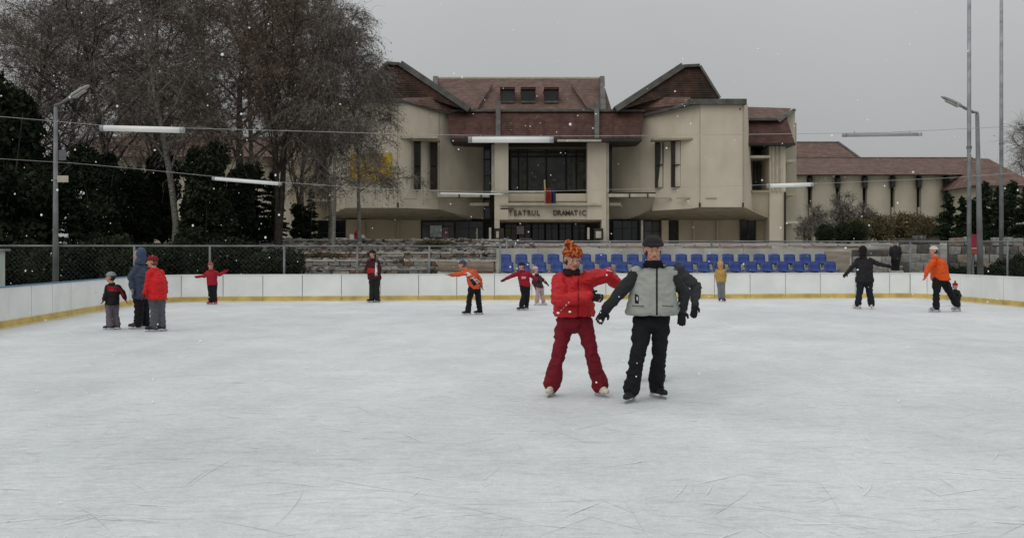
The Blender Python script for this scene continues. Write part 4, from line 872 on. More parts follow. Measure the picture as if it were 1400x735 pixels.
tube_lamp((137, 175), (252, 178), 14.97, 0.045, 'white tube lamp hanging in front of the dark trees at left')
tube_lamp((640, 191), (757, 191), 14.97, 0.046, 'white tube lamp hanging before the theatre front roof')
tube_lamp((290, 244), (385, 251.5), 19.97, 0.034, 'thin tilted white tube lamp left of the theatre, on the lower cable')
tube_lamp((1048, 254), (1112, 252), 19.97, 0.04, 'white tube lamp before the right end bay of the theatre')
tube_lamp((1152, 185), (1260, 183.5), 14.97, 0.028, 'dull grey tube lamp seen against the sky at right', M_tubeg)
tube_lamp((598, 264), (690, 265.5), 19.97, 0.012, 'very thin pale tube lamp left of the portico', M_tube)
# poles that carry the cables (just outside the photograph)
for (px, py, Y) in ((-420, 126, 15), (1800, 140, 15), (-420, 178, 20), (1800, 205, 20)):
    p = at(px, py, Y); t = empty('cable_pole', (p.x, Y, 0), 'grey pole carrying the %s cable just %s of the photo' % ('upper' if Y == 15 else 'lower', 'left' if px < 0 else 'right'), 'pole')
    part('shaft', M_polegrey, MB().tube([(p.x, Y, 0), (p.x, Y, p.z + .15)], 0.06, 8), t, smooth=True); part('hook', M_steel, MB().tube([(p.x - .05, Y, p.z), (p.x + .05, Y, p.z)], .03, 6), t)
# pale booth at the left edge, red board at right
t = empty('ticket_booth', (at(-12, 0, 24).x, 24, 0), 'pale green booth corner at the left edge behind the side boards', 'booth')
part('wall', mat('pale_green_panel', (0.50, 0.58, 0.50), .6, .06), MB().pbox(-120, 343, -22, 398, 24, 1.0), t); part('corner_post', M_steel, MB().pbox(-21.8, 366, -18.5, 398, 23.95, .1), t); part('roof', M_steel, MB().pbox(-123, 340, -20, 342.8, 23.9, 1.2), t); part('hatch', M_dark, MB().pbox(-90, 352, -60, 375, 23.96, .05), t)
t = empty('red_board', (at(1330, 0, 37.6).x, 37.6, 0), 'red and orange notice board on a post beside the right lamp pole', 'board')
part('upper_panel', mat('crimson_panel', (0.30, 0.03, 0.06), .6, .15), MB().pbox(1325, 320, 1335.5, 338.5, 37.6, .06), t); part('lower_panel', mat('orange_red_panel', (0.36, 0.07, 0.05), .6, .2), MB().pbox(1325.5, 340, 1336, 347, 37.6, .06), t); part('divider', M_trim, MB().pbox(1325, 338.6, 1335.5, 339.9, 37.58, .08), t)
part('post', M_polegrey, MB().box(at(1329.5, 0, 37.7).x, at(1331.5, 0, 37.7).x, 37.68, 37.74, 0, at(0, 322, 37.7).z), t)
# ------------------------------------------------------------------ people
class Soup:
    def __init__(s): s.v = []; s.f = []
    def ell(s, c, ax, ay, az, nu=14, nv=8):
        n = len(s.v); c = Vector(c); ax, ay, az = Vector(ax), Vector(ay), Vector(az)
        s.v.append(c + az)
        for i in range(1, nv):
            t = math.pi * i / nv
            for j in range(nu): g = 2 * math.pi * j / nu; s.v.append(c + az * math.cos(t) + (ax * math.cos(g) + ay * math.sin(g)) * math.sin(t))
        s.v.append(c - az); e_ = len(s.v) - 1
        for j in range(nu): s.f.append((n, n+1+j, n+1+(j+1) % nu)); s.f.append((e_, e_-nu+(j+1) % nu, e_-nu+j))
        for i in range(nv-2):
            for j in range(nu): a = n+1+i*nu+j; b = n+1+i*nu+(j+1) % nu; s.f.append((a, a+nu, b+nu, b))
        return s
    def ball(s, c, r): return s.ell(c, (r,0,0), (0,r,0), (0,0,r), 12, 8)
    def loft(s, rings, n=16):
        """rings: list of (centre, u, v)"""
        b = len(s.v)
        for c, u, v in rings:
            for j in range(n): g = 2 * math.pi * j / n; s.v.append(Vector(c) + Vector(u) * math.cos(g) + Vector(v) * math.sin(g))
        for i in range(len(rings)-1):
            for j in range(n): a = b+i*n+j; a2 = b+i*n+(j+1) % n; s.f.append((a, a2, a2+n, a+n))
        s.f.append(tuple(b+j for j in range(n-1, -1, -1))); s.f.append(tuple(b+(len(rings)-1)*n+j for j in range(n))); return s
    def limb(s, pts, rs, caps=True):
        pts = [Vector(p) for p in pts]
        for i in range(len(pts)-1):
            d = pts[i+1] - pts[i]
            if d.length < 1e-5: continue
            d.normalize(); a = d.cross(Vector((.3, .9, .2))).normalized(); b = d.cross(a)
            s.loft([(pts[i], a*rs[i], b*rs[i]), (pts[i+1], a*rs[i+1], b*rs[i+1])], 12)
        rng_ = range(len(pts)) if caps else range(1, len(pts)-1)
        for i in rng_: s.ball(pts[i], rs[i])
        return s
WORK = bpy.data.scenes.new('work')      # small side scene: garments are fused here without re-evaluating the whole place
def vox(name, soup, voxel, m, parent, smooth=4, fold=0.0, fscale=9.0, seed=0.0):
    org = Vector(parent.location) if parent.parent is None else Vector(parent.parent.location)
    me = bpy.data.meshes.new('tmp'); me.from_pydata([tuple(v - org) for v in soup.v], [], soup.f)
    bm = bmesh.new(); bm.from_mesh(me); bmesh.ops.recalc_face_normals(bm, faces=bm.faces); bm.to_mesh(me); bm.free()
    o = bpy.data.objects.new('tmp', me); WORK.collection.objects.link(o)
    r = o.modifiers.new('r', 'REMESH'); r.mode = 'VOXEL'; r.voxel_size = voxel
    if smooth: k = o.modifiers.new('s', 'SMOOTH'); k.factor = 0.5; k.iterations = smooth
    WORK.view_layers[0].update(); dg = WORK.view_layers[0].depsgraph; me2 = bpy.data.meshes.new_from_object(o.evaluated_get(dg)); bpy.data.objects.remove(o)
    if fold:
        nv_ = len(me2.vertices); co = np.empty(nv_*3, np.float32); no = np.empty(nv_*3, np.float32); me2.vertices.foreach_get('co', co); me2.vertices.foreach_get('normal', no)
        co = co.reshape(-1, 3); no = no.reshape(-1, 3); hv = np.empty(nv_, np.float32)
        for i_ in range(nv_):
            p = Vector(co[i_].tolist()); q = Vector((p.x * fscale, p.y * fscale, p.z * fscale * 1.7 + 0.8 * math.sin(p.x * 8)))
            h = 1 - 2 * abs(noise.noise(q + Vector((seed, 0, 0)))); h += 0.4 * noise.noise(q * 2.7); hv[i_] = (h - .5) * fold
        me2.vertices.foreach_set('co', (co + no * hv[:, None]).ravel()); me2.update()
    me2.name = name; me2.materials.clear(); me2.materials.append(m); me2.shade_smooth()
    o = bpy.data.objects.new(name, me2); C.objects.link(o); o.parent = parent; return o
def cloth_mat(name, rgb, rough=0.75, var=0.12, spec=0.25): return mat(name, srgb(*rgb), rough, var, 5, bump=0.9, bscale=13, spec=spec)
M_skin = mat('ruddy_skin', (0.52, 0.27, 0.195), 0.6, 0.08, 8); M_eye = mat('eye_white', (0.6, 0.58, 0.56), 0.3, 0.02); M_iris = mat('dark_iris', (0.02, 0.015, 0.01), 0.2, 0.1)
M_lips = mat('lips', (0.34, 0.10, 0.09), 0.5, 0.1); M_blade = mat('skate_blade_steel', (0.45, 0.46, 0.48), 0.3, 0.1, metal=0.8)
UP = Vector((0, 0, 1))
def person(label, Y, J, jac, tro, glv, boot, hat, hatm, hairm, yaw, S=1.0, Hs=None, feet=(0, 0), hem=None, wj=(0.21, 0.19, 0.20), flare=0.075, vest=None, vx=0.012, pitch=0.0, zb=0.0,
           bodyyaw=None, arm=0.058, scarf=None, hand=None, group='skaters on the ice', bare=False, seed=0.0, roll=0.0, blades=True, wide=1.0):
    P = {k: at(v[0], v[1], Y + (v[2] if len(v) > 2 else 0)) for k, v in J.items()}
    mid = (P['hipL'] + P['hipR']) / 2; LG = 1.22 if vx > .012 else 1.0; wide *= 1.1 if vx > .012 else 1.0; root = empty('person', (mid.x, mid.y, zb), label, 'person', group)
    Hs = Hs or S ** 0.45
    by = math.radians(yaw if bodyyaw is None else bodyyaw); fb = Vector((math.sin(by), -math.cos(by), 0)); rb = Vector((math.cos(by), math.sin(by), 0))
    a = math.radians(yaw); pt = math.radians(pitch); f = Vector((math.sin(a) * math.cos(pt), -math.cos(a) * math.cos(pt), -math.sin(pt))).normalized()
    r = Vector((math.cos(a), math.sin(a), math.sin(math.radians(roll)))).normalized(); u = r.cross(f) * 1.0; u = u if u.z > 0 else -u; u.normalize(); r = f.cross(u) if f.cross(u).dot(r) > 0 else -f.cross(u)
    H = P['head']; h = Hs
    neck = P['neck']; shM = (P['shL'] + P['shR']) / 2; shw = (P['shR'] - P['shL']).length / 2
    # --- body: one continuous surface
    s = Soup()
    s.ell(H + u*.028*h - f*.012*h, r*.076*h, f*.094*h, u*.092*h); s.ell(H - u*.045*h + f*.022*h, r*.056*h, f*.062*h, u*.066*h); s.ell(H - u*.088*h + f*.052*h, r*.024*h, f*.024*h, u*.02*h)
    s.ell(H + u*.022*h + f*.072*h, r*.052*h, f*.014*h, u*.014*h)                                                   # brow
    s.limb([H + u*.005*h + f*.083*h, H - u*.030*h + f*.104*h], [.009*h, .0145*h])                                     # nose
    for sg in (-1, 1):
        s.ell(H + r*sg*.075*h - f*.005*h - u*.008*h, r*.012*h, f*.018*h, u*.03*h); s.ell(H + r*sg*.036*h + f*.062*h - u*.03*h, r*.02*h, f*.02*h, u*.02*h)
    s.limb([H - u*.05*h - f*.015*h, neck - UP*.02*S], [.052*h, .058*h])
    s.loft([(mid, rb*.13*S, fb*.09*S), ((mid + shM)/2, rb*.12*S, fb*.085*S), (shM - UP*.04*S, rb*min(.16*S, shw), fb*.09*S)]); s.ell(shM, rb*shw*.95, fb*.06*S, UP*.05*S)
    hands = {}
    for q in 'LR':
        sh, el, wr = P['sh'+q], P['el'+q], P['wr'+q]; s.limb([sh, el, wr], [.042*S, .034*S, .024*S])
        hd = (P['ha'+q] - wr).normalized() if 'ha'+q in P else (wr - el).normalized(); hands[q] = (wr, hd)
        hip, kn, an = P['hip'+q], P['kn'+q], P['an'+q]; s.limb([hip, kn, an], [.07*S, .048*S, .035*S]); s.ball(hip, .08*S)
    def hand_soup(sp, wr, hd, k, fat, q):
        sd = hd.cross(fb if abs(hd.dot(fb)) < .85 else UP).normalized(); nm = sd.cross(hd).normalized()
        if q == 'R': nm = -nm
        pc = wr + hd*.048*k; sp.limb([wr - hd*.01*k, wr + hd*.02*k], [.027*k + fat, .03*k + fat]); sp.ell(pc, sd*(.040*k + fat), nm*(.016*k + fat), hd*.052*k)
        for i, (off, L) in enumerate(((-.030, .066), (-.0105, .075), (.0105, .070), (.030, .054))):
            b0 = pc + hd*.036*k + sd*off*k*1.05; rr = .0078*k + fat*.55; m1 = b0 + (hd*.9 + nm*.22 + sd*off*2).normalized()*L*.5*k; m2 = m1 + (hd*.75 + nm*.62).normalized()*L*.5*k
            sp.limb([b0, m1, m2], [rr*1.08, rr, rr*.88])
        tb = wr + hd*.022*k + sd*(-.03*k); t1 = tb + (hd*.62 - sd*.75 + nm*.2).normalized()*.036*k; t2 = t1 + (hd*.85 - sd*.25 + nm*.35).normalized()*.03*k
        sp.limb([tb, t1, t2], [.013*k + fat*.5, .011*k + fat*.5, .0095*k + fat*.4])
    for q in 'LR': hand_soup(s, *hands[q], S, 0.0, q)
    vox('body', s, max(.0065, vx*.6), M_skin, root, 2)
    # --- face
    e_ = Soup(); ir = Soup(); br = Soup()
    for sg in (-1, 1):
        c = H + r*sg*.031*h + f*.078*h + u*.006*h; e_.ell(c, r*.0145*h, f*.010*h, u*.009*h); ir.ell(c + f*.0065*h, r*.0065*h, f*.005*h, u*.0065*h); br.ell(c + u*.019*h + f*.007*h, r*.016*h, f*.004*h, u*.0025*h)
    def raw(name, sp, m, par=root):
        mbx = MB(); mbx.v = sp.v; mbx.f = sp.f; return mbx.build(name, m, par, smooth=True)
    raw('eyes', e_, M_eye); raw('irises', ir, M_iris); raw('eyebrows', br, hairm)
    raw('mouth', Soup().ell(H - u*.060*h + f*.083*h, r*.024*h, f*.007*h, u*.0075*h), M_lips)
    if 'hair' in hat:
        hs_ = Soup().ell(H + u*.03*h - f*.025*h, r*.09*h, f*.098*h, u*.10*h)
        if 'long' in hat: hs_.limb([H - f*.06*h, neck - f*.06*S - UP*.08*S], [.075*h, .06*h])
        else: hs_.ell(H - u*.045*h - f*.045*h, r*.078*h, f*.055*h, u*.06*h)
        vox('hair', hs_, .008, hairm, root, 1, .008, 40)
    elif 'hood' not in hat:
        raw('hair', Soup().ell(H - u*.005*h - f*.032*h, r*.089*h, f*.078*h, u*.088*h), hairm)
    if 'beanie' in hat or 'cap' in hat:
        hh = Soup(); zs = [(.034, .094, .110), (.04, .0985, .114), (.06, .097, .112), (.09, .087, .10), (.115, .066, .078), (.132, .035, .04), (.137, .008, .01)]
        top = 1.0 + (0.25 if 'tall' in hat else 0)
        hh.loft([(H + u*(z_ if z_ < .05 else .05 + (z_ - .05)*top)*h - f*.012*h, r*x_*h, f*y_*h) for z_, x_, y_ in zs], 20)
        hh.loft([(H + u*.032*h - f*.016*h, r*.099*h, f*.112*h), (H + u*.044*h - f*.016*h, r*.104*h, f*.117*h), (H + u*.06*h - f*.016*h, r*.099*h, f*.112*h)], 20)
        if 'visor' in hat: hh.ell(H + u*.052*h + f*.100*h, r*.070*h, f*.042*h, u*.009*h)
        if 'pom' in hat: hh.ball(H + u*.17*h - f*.01*h, .035*h)
        if 'horn' in hat:
            hh.limb([H + u*.12*h - r*.03*h, H + u*.15*h - r*.06*h], [.05*h, .04*h])
        if 'flap' in hat:
            for sg in (-1, 1): hh.ell(H - u*.02*h + r*sg*.083*h, r*.014*h, f*.04*h, u*.06*h)
        vox('hat', hh, .008, hatm, root, 2, .006 if 'knit' in hat else 0, 45)
    if 'hood' in hat and 'down' not in hat:
        hh = Soup().ell(H + u*.025*h - f*.04*h, r*.112*h, f*.105*h, u*.128*h); hh.limb([H - u*.06*h - f*.045*h, neck - fb*.02*S], [.098*h, .095*S])
        vox('hood', hh, .011, hatm, root, 3, .012, 14)
    # --- jacket or vest
    W1, W2, W3 = [k*S*wide for k in wj]; j = Soup(); hz = hem if hem else .03
    lo = mid + UP * (-.02*S) if hem is None else Vector((mid.x, mid.y, at(0, hem, Y).z)); ws = mid.lerp(shM, .38); ch = mid.lerp(shM, .74)
    j.loft([(lo, rb*W3*.96, fb*W3*.70), (lo + UP*.035*S, rb*W3, fb*W3*.74), (ws, rb*W2, fb*W2*.74), (ch, rb*W1, fb*W1*.68), (shM + UP*.005*S, rb*min(W1*.92, shw + .035*S), fb*.115*S), (shM + UP*.05*S, rb*shw*.55, fb*.085*S), (neck + UP*.005*S, rb*.072*S, fb*.075*S)], 20)
    slv = Soup() if vest else j
    for q in 'LR':
        sh, el, wr = P['sh'+q], P['el'+q], P['wr'+q]; slv.limb([sh, el, wr - (wr - el).normalized()*.01*S], [arm*(1.10 if vest else 1.28)*S, arm*1.02*S, arm*.82*S])
        j.ball(sh, arm*(1.22 if vest else 1.34)*S)
    if vest: vox('sleeves', slv, vx, vest, root, 3, .011*S, 10, seed + 3)
    jk = vox('jacket' if not vest else 'vest', j, vx, jac, root, 4, .017*S if not vest else .010*S, 8, seed)
    # collar
    vox('collar', Soup().loft([(neck - UP*.035*S, rb*.105*S, fb*.105*S), (neck + UP*.0*S, rb*.098*S, fb*.102*S), (neck + UP*.035*S, rb*.085*S, fb*.088*S)], 18), .009, scarf or jac, root, 2, .016 if scarf else .006, 30)
    # --- trousers
    t = Soup(); t.ell(mid - UP*.0*S, rb*.165*S*wide, fb*.125*S, UP*.12*S); hl, hr = P['hipL'], P['hipR']
    for q in 'LR':
        hip, kn, an = P['hip'+q], P['kn'+q], P['an'+q]; end = an - (an - kn).normalized()*.005*S
        t.limb([hip, kn, end], [.098*S*LG, .074*S*LG, flare*S*LG]); t.limb([hip, hip.lerp(kn, .5)], [.102*S*LG, .09*S*LG])
    vox('trousers', t, vx, tro, root, 4, .016*S, 7, seed + 7)
    # --- gloves
    if not bare:
        for q in 'LR': g = Soup(); hand_soup(g, *hands[q], S*1.06, .0055*S, q); vox('glove', g, .006 if vx < .013 else .008, glv, root, 1)
    # --- skates
    for q, fy in zip('LR', feet):
        an = P['an'+q]; fr = math.radians(fy); fd = Vector((math.sin(fr), -math.cos(fr), 0)); sd = Vector((math.cos(fr), math.sin(fr), 0)); k = S * (1.12 if vx > .012 else 1)
        base = Vector((an.x, an.y, zb)); bs_ = base + UP*.05*k; b = Soup()
        b.limb([an + UP*.03*k, bs_ + UP*.055*k - fd*.01*k], [.055*k, .052*k]); b.loft([(bs_ + UP*.003 - fd*.075*k, sd*.034*k, UP*.004*k), (bs_ + UP*.004 - fd*.07*k, sd*.036*k, UP*.012*k), (bs_ + fd*.1*k + UP*.004, sd*.042*k, UP*.012*k), (bs_ + fd*.17*k + UP*.004, sd*.03*k, UP*.01*k)], 10)
        b.ell(bs_ + UP*.04*k - fd*.035*k, sd*.040*k, fd*.05*k, UP*.045*k); b.ell(bs_ + UP*.035*k + fd*.055*k, sd*.042*k, fd*.08*k, UP*.038*k); b.ell(bs_ + UP*.026*k + fd*.125*k, sd*.040*k, fd*.058*k, UP*.028*k)
        bo = vox('skate_boot', b, .009, boot, root, 2)
        if blades:
            c = base + fd*.03*k; m = MB().obox((c.x, c.y), fd, sd, .145*k, .0025, zb + .002, zb + .026*k)
            for o_ in (-.07, .09): cc = base + fd*o_*k; m.obox((cc.x, cc.y), fd, sd, .022*k, .008*k, zb + .0262*k, zb + .052*k)
            m.build('blade', M_blade, bo)
    return root, jk, P
def decal(name, target, corners, m, parent, nu=8, nv=4, off=.004, Y=None, th_=0.0):
    """thin applied piece that follows the garment: corner pixels, laid on the cloth along the viewing direction"""
    from mathutils.bvhtree import BVHTree
    org = Vector(target.parent.location); bv = BVHTree.FromPolygons([v.co + org for v in target.data.vertices], [tuple(p.vertices) for p in target.data.polygons])
    cp = Vector((0, 0, CAMZ)); g = MB(); pts = []; last = None
    for j in range(nv+1):
        for i in range(nu+1):
            a = i/nu; b = j/nv; px = (corners[0][0]*(1-a) + corners[1][0]*a)*(1-b) + (corners[3][0]*(1-a) + corners[2][0]*a)*b; py = (corners[0][1]*(1-a) + corners[1][1]*a)*(1-b) + (corners[3][1]*(1-a) + corners[2][1]*a)*b
            d = (at(px, py, 10) - cp).normalized(); hit = bv.ray_cast(cp, d)
            if hit[0] is not None: last = hit[0].y
            p = hit[0] - d*off if hit[0] is not None else (at(px, py, last) if last else None)
            if p is None: p = at(px, py, Y or target.parent.location.y)
            g.v.append(p)
    for j in range(nv):
        for i in range(nu): a = j*(nu+1)+i; g.f.append((a, a+1, a+nu+2, a+nu+1))
    o = g.build(name, m, parent, smooth=True); md = o.modifiers.new('solid', 'SOLIDIFY'); md.thickness = .004; return o
G_black = cloth_mat('black_glove_fabric', (26, 26, 28), .8); B_black = cloth_mat('black_skate_leather', (32, 32, 34), .45); B_white = cloth_mat('cream_skate_leather', (205, 196, 175), .5)
T_black = cloth_mat('black_trouser_cloth', (22, 23, 27), .85); H_dark = mat('dark_brown_hair', (.03, .02, .014), .6, .3, 9); H_lt = mat('brown_hair', (.10, .06, .035), .6, .3, 9); H_gr = mat('greyish_hair', (.16, .14, .12), .7, .3, 9)
D_white = cloth_mat('white_cloth_band', (205, 205, 205), .8)
# --- man in the grey vest
J = dict(head=(893,341), neck=(893,361), shL=(870,374), shR=(916,374), elL=(849,398,-.08), wrL=(828,423,-.10), haL=(818,440,-.10), elR=(936,400,.02), wrR=(932,424,-.02), haR=(932,446,-.04),
         hipL=(878,440), hipR=(904,440), knL=(871,486,-.12), knR=(901,484,.02), anL=(863,531,-.14), anR=(897,526,.17))
r1, j1, _ = person('person in light grey zip vest with black sleeves, standing nearest the camera', 10.4, J, cloth_mat('grey_vest_cloth', (150, 153, 146), .85, .07), T_black, G_black, B_black, 'cap beanie visor', cloth_mat('charcoal_cap', (38, 37, 38), .85), H_dark,
       yaw=0, feet=(-28, 30), wj=(.238, .265, .285), hem=430, Hs=1.12, vest=cloth_mat('black_fleece_sleeve', (40, 41, 42), .9), scarf=cloth_mat('black_fur_collar', (20, 20, 21), .95), flare=.088, arm=.066, S=1.0, vx=.010, pitch=6)
decal('zip', j1, [(897, 366), (899.2, 366), (899.2, 431), (897, 431)], G_black, r1, 2, 30); decal('vest_emblem', j1, [(868, 401), (873, 404), (873, 415), (868, 414)], G_black, r1, 4, 6)
decal('vest_emblem', j1, [(870.2, 405), (872, 406), (872, 411), (870.2, 410)], D_white, r1, 2, 3, off=.009)
for x0, x1, y0, y1 in ((864, 880, 417, 418.2), (905, 921, 417, 418.2)): decal('pocket_seam', j1, [(x0, y0), (x1, y0 + 1), (x1, y1 + 1), (x0, y1)], cloth_mat('seam_grey', (92, 94, 90)), r1, 6, 1)
g_ = Soup(); wr = at(932, 418, 10.4); g_.limb([wr, wr + Vector((0, 0, -.035))], [.062, .062]); vox('cuff', g_, .008, cloth_mat('silver_grey_cuff', (140, 140, 142)), r1, 1)
# --- woman in the red jacket
hatw = mat('orange_patterned_knit', srgb(112, 30, 16), .9, col2=srgb(205, 112, 52), scale=38, lo=.44, hi=.56, bump=.9, bscale=90, detail=3)
J = dict(head=(783,353,-.06), neck=(781,372), shL=(767,385), shR=(803,382), elL=(763,411,-.20), wrL=(805,405,-.33), haL=(825,408,-.36), elR=(829,375,-.02), wrR=(843,387,.04), haR=(850,397,.06),
         hipL=(772,441), hipR=(798,441), knL=(764,483,-.06), knR=(809,484,-.08), anL=(755,525,-.05), anR=(820,525,-.05))
r2, j2, _ = person('adult in bright red jacket, dark red trousers and orange patterned knit hat', 10.73, J, cloth_mat('bright_red_jacket', (178, 14, 22), .6, .10, .4), cloth_mat('dark_red_trousers', (108, 18, 32), .8), G_black, B_white, 'knit beanie horn', hatw, H_dark,
       yaw=14, bodyyaw=10, feet=(-20, 24), wj=(.225, .232, .235), hem=432, scarf=cloth_mat('dark_brown_fur_collar', (46, 30, 30), .95), flare=.098, arm=.078, S=.98, Hs=1.10, vx=.010, pitch=14, roll=0, seed=5)
for k in range(4): x = 766 + k*3.4; y = 424 - k*3.4; decal('reflective_mark', j2, [(x, y), (x+1.8, y-1.8), (x+2.6, y-.8), (x+.8, y+1)], D_white, r2, 2, 2)
decal('sleeve_band', j2, [(829, 368), (838, 370.5), (838, 372.5), (829, 370)], cloth_mat('pink_white_band', (210, 150, 155)), r2, 4, 2)
decal('jacket_zip', j2, [(790, 380), (791.2, 380), (791, 431), (789.8, 431)], cloth_mat('zip_dark_red', (110, 8, 16)), r2, 2, 24)
# --- person hidden behind them
dgj = cloth_mat('dark_grey_jacket', (52, 54, 56), .85)
person('person in dark grey jacket standing mostly hidden behind the one in the grey vest', 12.0, dict(head=(893,348), neck=(896,363), shL=(884,371), shR=(927,370), elL=(876,394), wrL=(878,416), elR=(952,392,.02), wrR=(950,416,-.05), hipL=(888,424), hipR=(906,424), knL=(880,466), knR=(903,466), anL=(868,504.7), anR=(900,504.7)),
       dgj, T_black, G_black, B_black, 'cap beanie', cloth_mat('charcoal_cap', (38, 37, 38)), H_dark, yaw=10, feet=(-10, 15), wj=(.22, .21, .22), arm=.064)
# --- group at the left
CHB = mat('black_red_child_jacket', srgb(24, 22, 24), .8, .2)
r4, j4, _ = person('small child in black and red jacket, grey trousers and grey hat, leftmost skater', 19.9, dict(head=(151,379), neck=(153,388), shL=(148,393,-.12), shR=(161,393,.1), elL=(145,402,-.15), wrL=(142,409,-.18), elR=(168,400,.12), wrR=(171,408,.12), hipL=(149,416,-.05), hipR=(157,416,.05), knL=(149,430,-.06), knR=(158,430,.06), anL=(150,443,-.06), anR=(160,443,.08)),
       CHB, cloth_mat('grey_child_trousers', (102, 96, 104)), cloth_mat('crimson_glove', (130, 16, 36)), B_black, 'beanie', cloth_mat('pale_grey_hat', (128, 132, 134)), H_dark, yaw=-70, S=.68, Hs=.86, feet=(-85, -75), wj=(.25, .24, .25), vx=.013, flare=.085, arm=.075)
decal('red_yoke', j4, [(147, 391), (162, 392), (164, 398.5), (147, 398)], cloth_mat('red_yoke_cloth', (150, 22, 38)), r4, 10, 5)
decal('red_sleeve', j4, [(162.5, 393), (166, 396), (171, 406.5), (166, 405)], cloth_mat('red_yoke_cloth', (150, 22, 38)), r4, 6, 6)
person('tall person in blue grey hooded jacket and black trousers standing between two smaller skaters', 20.1, dict(head=(190,348), neck=(191,359), shL=(186,368,-.15), shR=(197,368,.15), elL=(179,380,-.2), wrL=(181,394,-.24), elR=(201,384,.15), wrR=(199,398,.1), hipL=(190,402,-.07), hipR=(196,402,.07), knL=(190,422,-.08), knR=(198,422,.08), anL=(189,441,-.1), anR=(199,441,.1)),
       cloth_mat('blue_grey_jacket', (58, 68, 86)), T_black, cloth_mat('grey_white_glove', (120, 122, 124)), cloth_mat('brown_grey_boot', (70, 62, 58)), 'hood', cloth_mat('blue_hood', (66, 80, 106)), H_dark, yaw=-75, feet=(-85, -80), wj=(.23, .21, .22), hem=408, vx=.013, arm=.07)
person('person in long bright red jacket and grey trousers, rightmost of the three skaters at left', 19.4, dict(head=(208,358), neck=(211,368), shL=(206,374,-.13), shR=(219,374,.13), elL=(202,388,-.15), wrL=(198,401,-.2), elR=(225,388,.14), wrR=(226,400,.1), hipL=(210,406,-.06), hipR=(219,406,.06), knL=(211,425,-.06), knR=(220,425,.06), anL=(211,443.5,-.06), anR=(221,443.5,.08)),
       cloth_mat('vivid_red_jacket', (196, 26, 30), .65, .08), cloth_mat('grey_trousers', (84, 86, 90)), cloth_mat('crimson_glove', (130, 16, 36)), B_black, 'beanie knit', cloth_mat('maroon_hat', (120, 26, 30)), H_lt, yaw=-70, S=.9, Hs=.97, feet=(-80, -75), wj=(.25, .25, .26), hem=409, vx=.013, arm=.072)
# --- far side
person('child in red jacket with outstretched arms and red boots by the far boards', 29.5, dict(head=(288,363.5), neck=(289,369), shL=(284,372.5), shR=(294,372), elL=(279,377.5), wrL=(271.5,378), elR=(300,375.5), wrR=(307.5,371.5), hipL=(287.5,389), hipR=(293,389), knL=(287.5,400), knR=(293.5,400), anL=(288,411.4), anR=(294,411.4)),
       cloth_mat('crimson_jacket', (150, 22, 40)), T_black, cloth_mat('crimson_glove', (130, 16, 36)), cloth_mat('red_boot', (170, 26, 40)), 'beanie pom', cloth_mat('pink_hat', (140, 74, 82)), H_lt, yaw=15, S=.72, Hs=.88, feet=(-40, 40), vx=.014, arm=.07)
r8, j8, _ = person('person in dark maroon jacket with white stripe standing against the far boards', 30.6, dict(head=(509,347), neck=(510,354), shL=(504,358), shR=(516,358), elL=(501,367), wrL=(505,376), elR=(519.5,367), wrR=(519,376.5), hipL=(509,381), hipR=(515,381), knL=(508.5,394), knR=(515,394), anL=(508.5,407.6), anR=(515.5,407.6)),
       cloth_mat('dark_maroon_jacket', (58, 20, 26)), cloth_mat('green_black_trousers', (26, 32, 28)), G_black, B_black, 'beanie hair long', cloth_mat('black_hat', (20, 18, 20)), H_dark, yaw=-20, S=.93, feet=(-50, 40), wj=(.21, .21, .22), vx=.014)
decal('white_stripe', j8, [(513, 357), (516, 358), (516, 377), (512.5, 377)], D_white, r8, 3, 8); decal('red_panel', j8, [(502, 366), (512, 367), (512, 374), (502, 373)], cloth_mat('bright_red_jacket', (178, 14, 22)), r8, 6, 4)
r9, j9, _ = person('child in orange and white jacket and blue cap bending forward', 24.6, dict(head=(632,362), neck=(637,368), shL=(638,372,-.12), shR=(648,372,.12), elL=(627,375,-.15), wrL=(616.5,375.5,-.15), elR=(656,382,.12), wrR=(658,390,.1), hipL=(645,394,-.06), hipR=(652,394,.06), knL=(642,408,-.06), knR=(654,409,.1), anL=(640,424,-.08), anR=(656,424,.12)),
       cloth_mat('orange_jacket', (196, 82, 44), .7, .1), T_black, cloth_mat('grey_glove', (100, 98, 100)), B_black, 'beanie', cloth_mat('slate_blue_cap', (58, 66, 88)), H_lt, yaw=-80, S=.80, Hs=.9, feet=(-95, -75), vx=.013, arm=.07, wj=(.22, .21, .2))
decal('white_band', j9, [(634, 374), (640, 371.5), (657, 385), (652, 388)], D_white, r9, 8, 4); decal('dark_band', j9, [(640, 379), (643, 377), (652, 388), (648, 391)], G_black, r9, 6, 3)
r10, j10, _ = person('child in dark red jacket and black gloves reaching left, with the blue seats behind', 26.5, dict(head=(713,364), neck=(714.5,370), shL=(709,374), shR=(721,373), elL=(700,377), wrL=(690,381.5), haL=(686,384), elR=(727,377), wrR=(734,383), hipL=(715,391), hipR=(720.5,391), knL=(716,403), knR=(721,403), anL=(713,417,-.1), anR=(720,415.5,.3)),
       cloth_mat('deep_red_jacket', (140, 20, 36)), T_black, G_black, cloth_mat('charcoal_boot', (44, 46, 52)), 'cap beanie', cloth_mat('navy_black_cap', (26, 26, 36)), H_dark, yaw=-35, S=.76, Hs=.9, feet=(-60, -40), vx=.013, arm=.068)
decal('chest_mark', j10, [(713, 378), (719, 378), (719, 381), (713, 381)], cloth_mat('pink_white_band', (210, 150, 155)), r10, 4, 3)
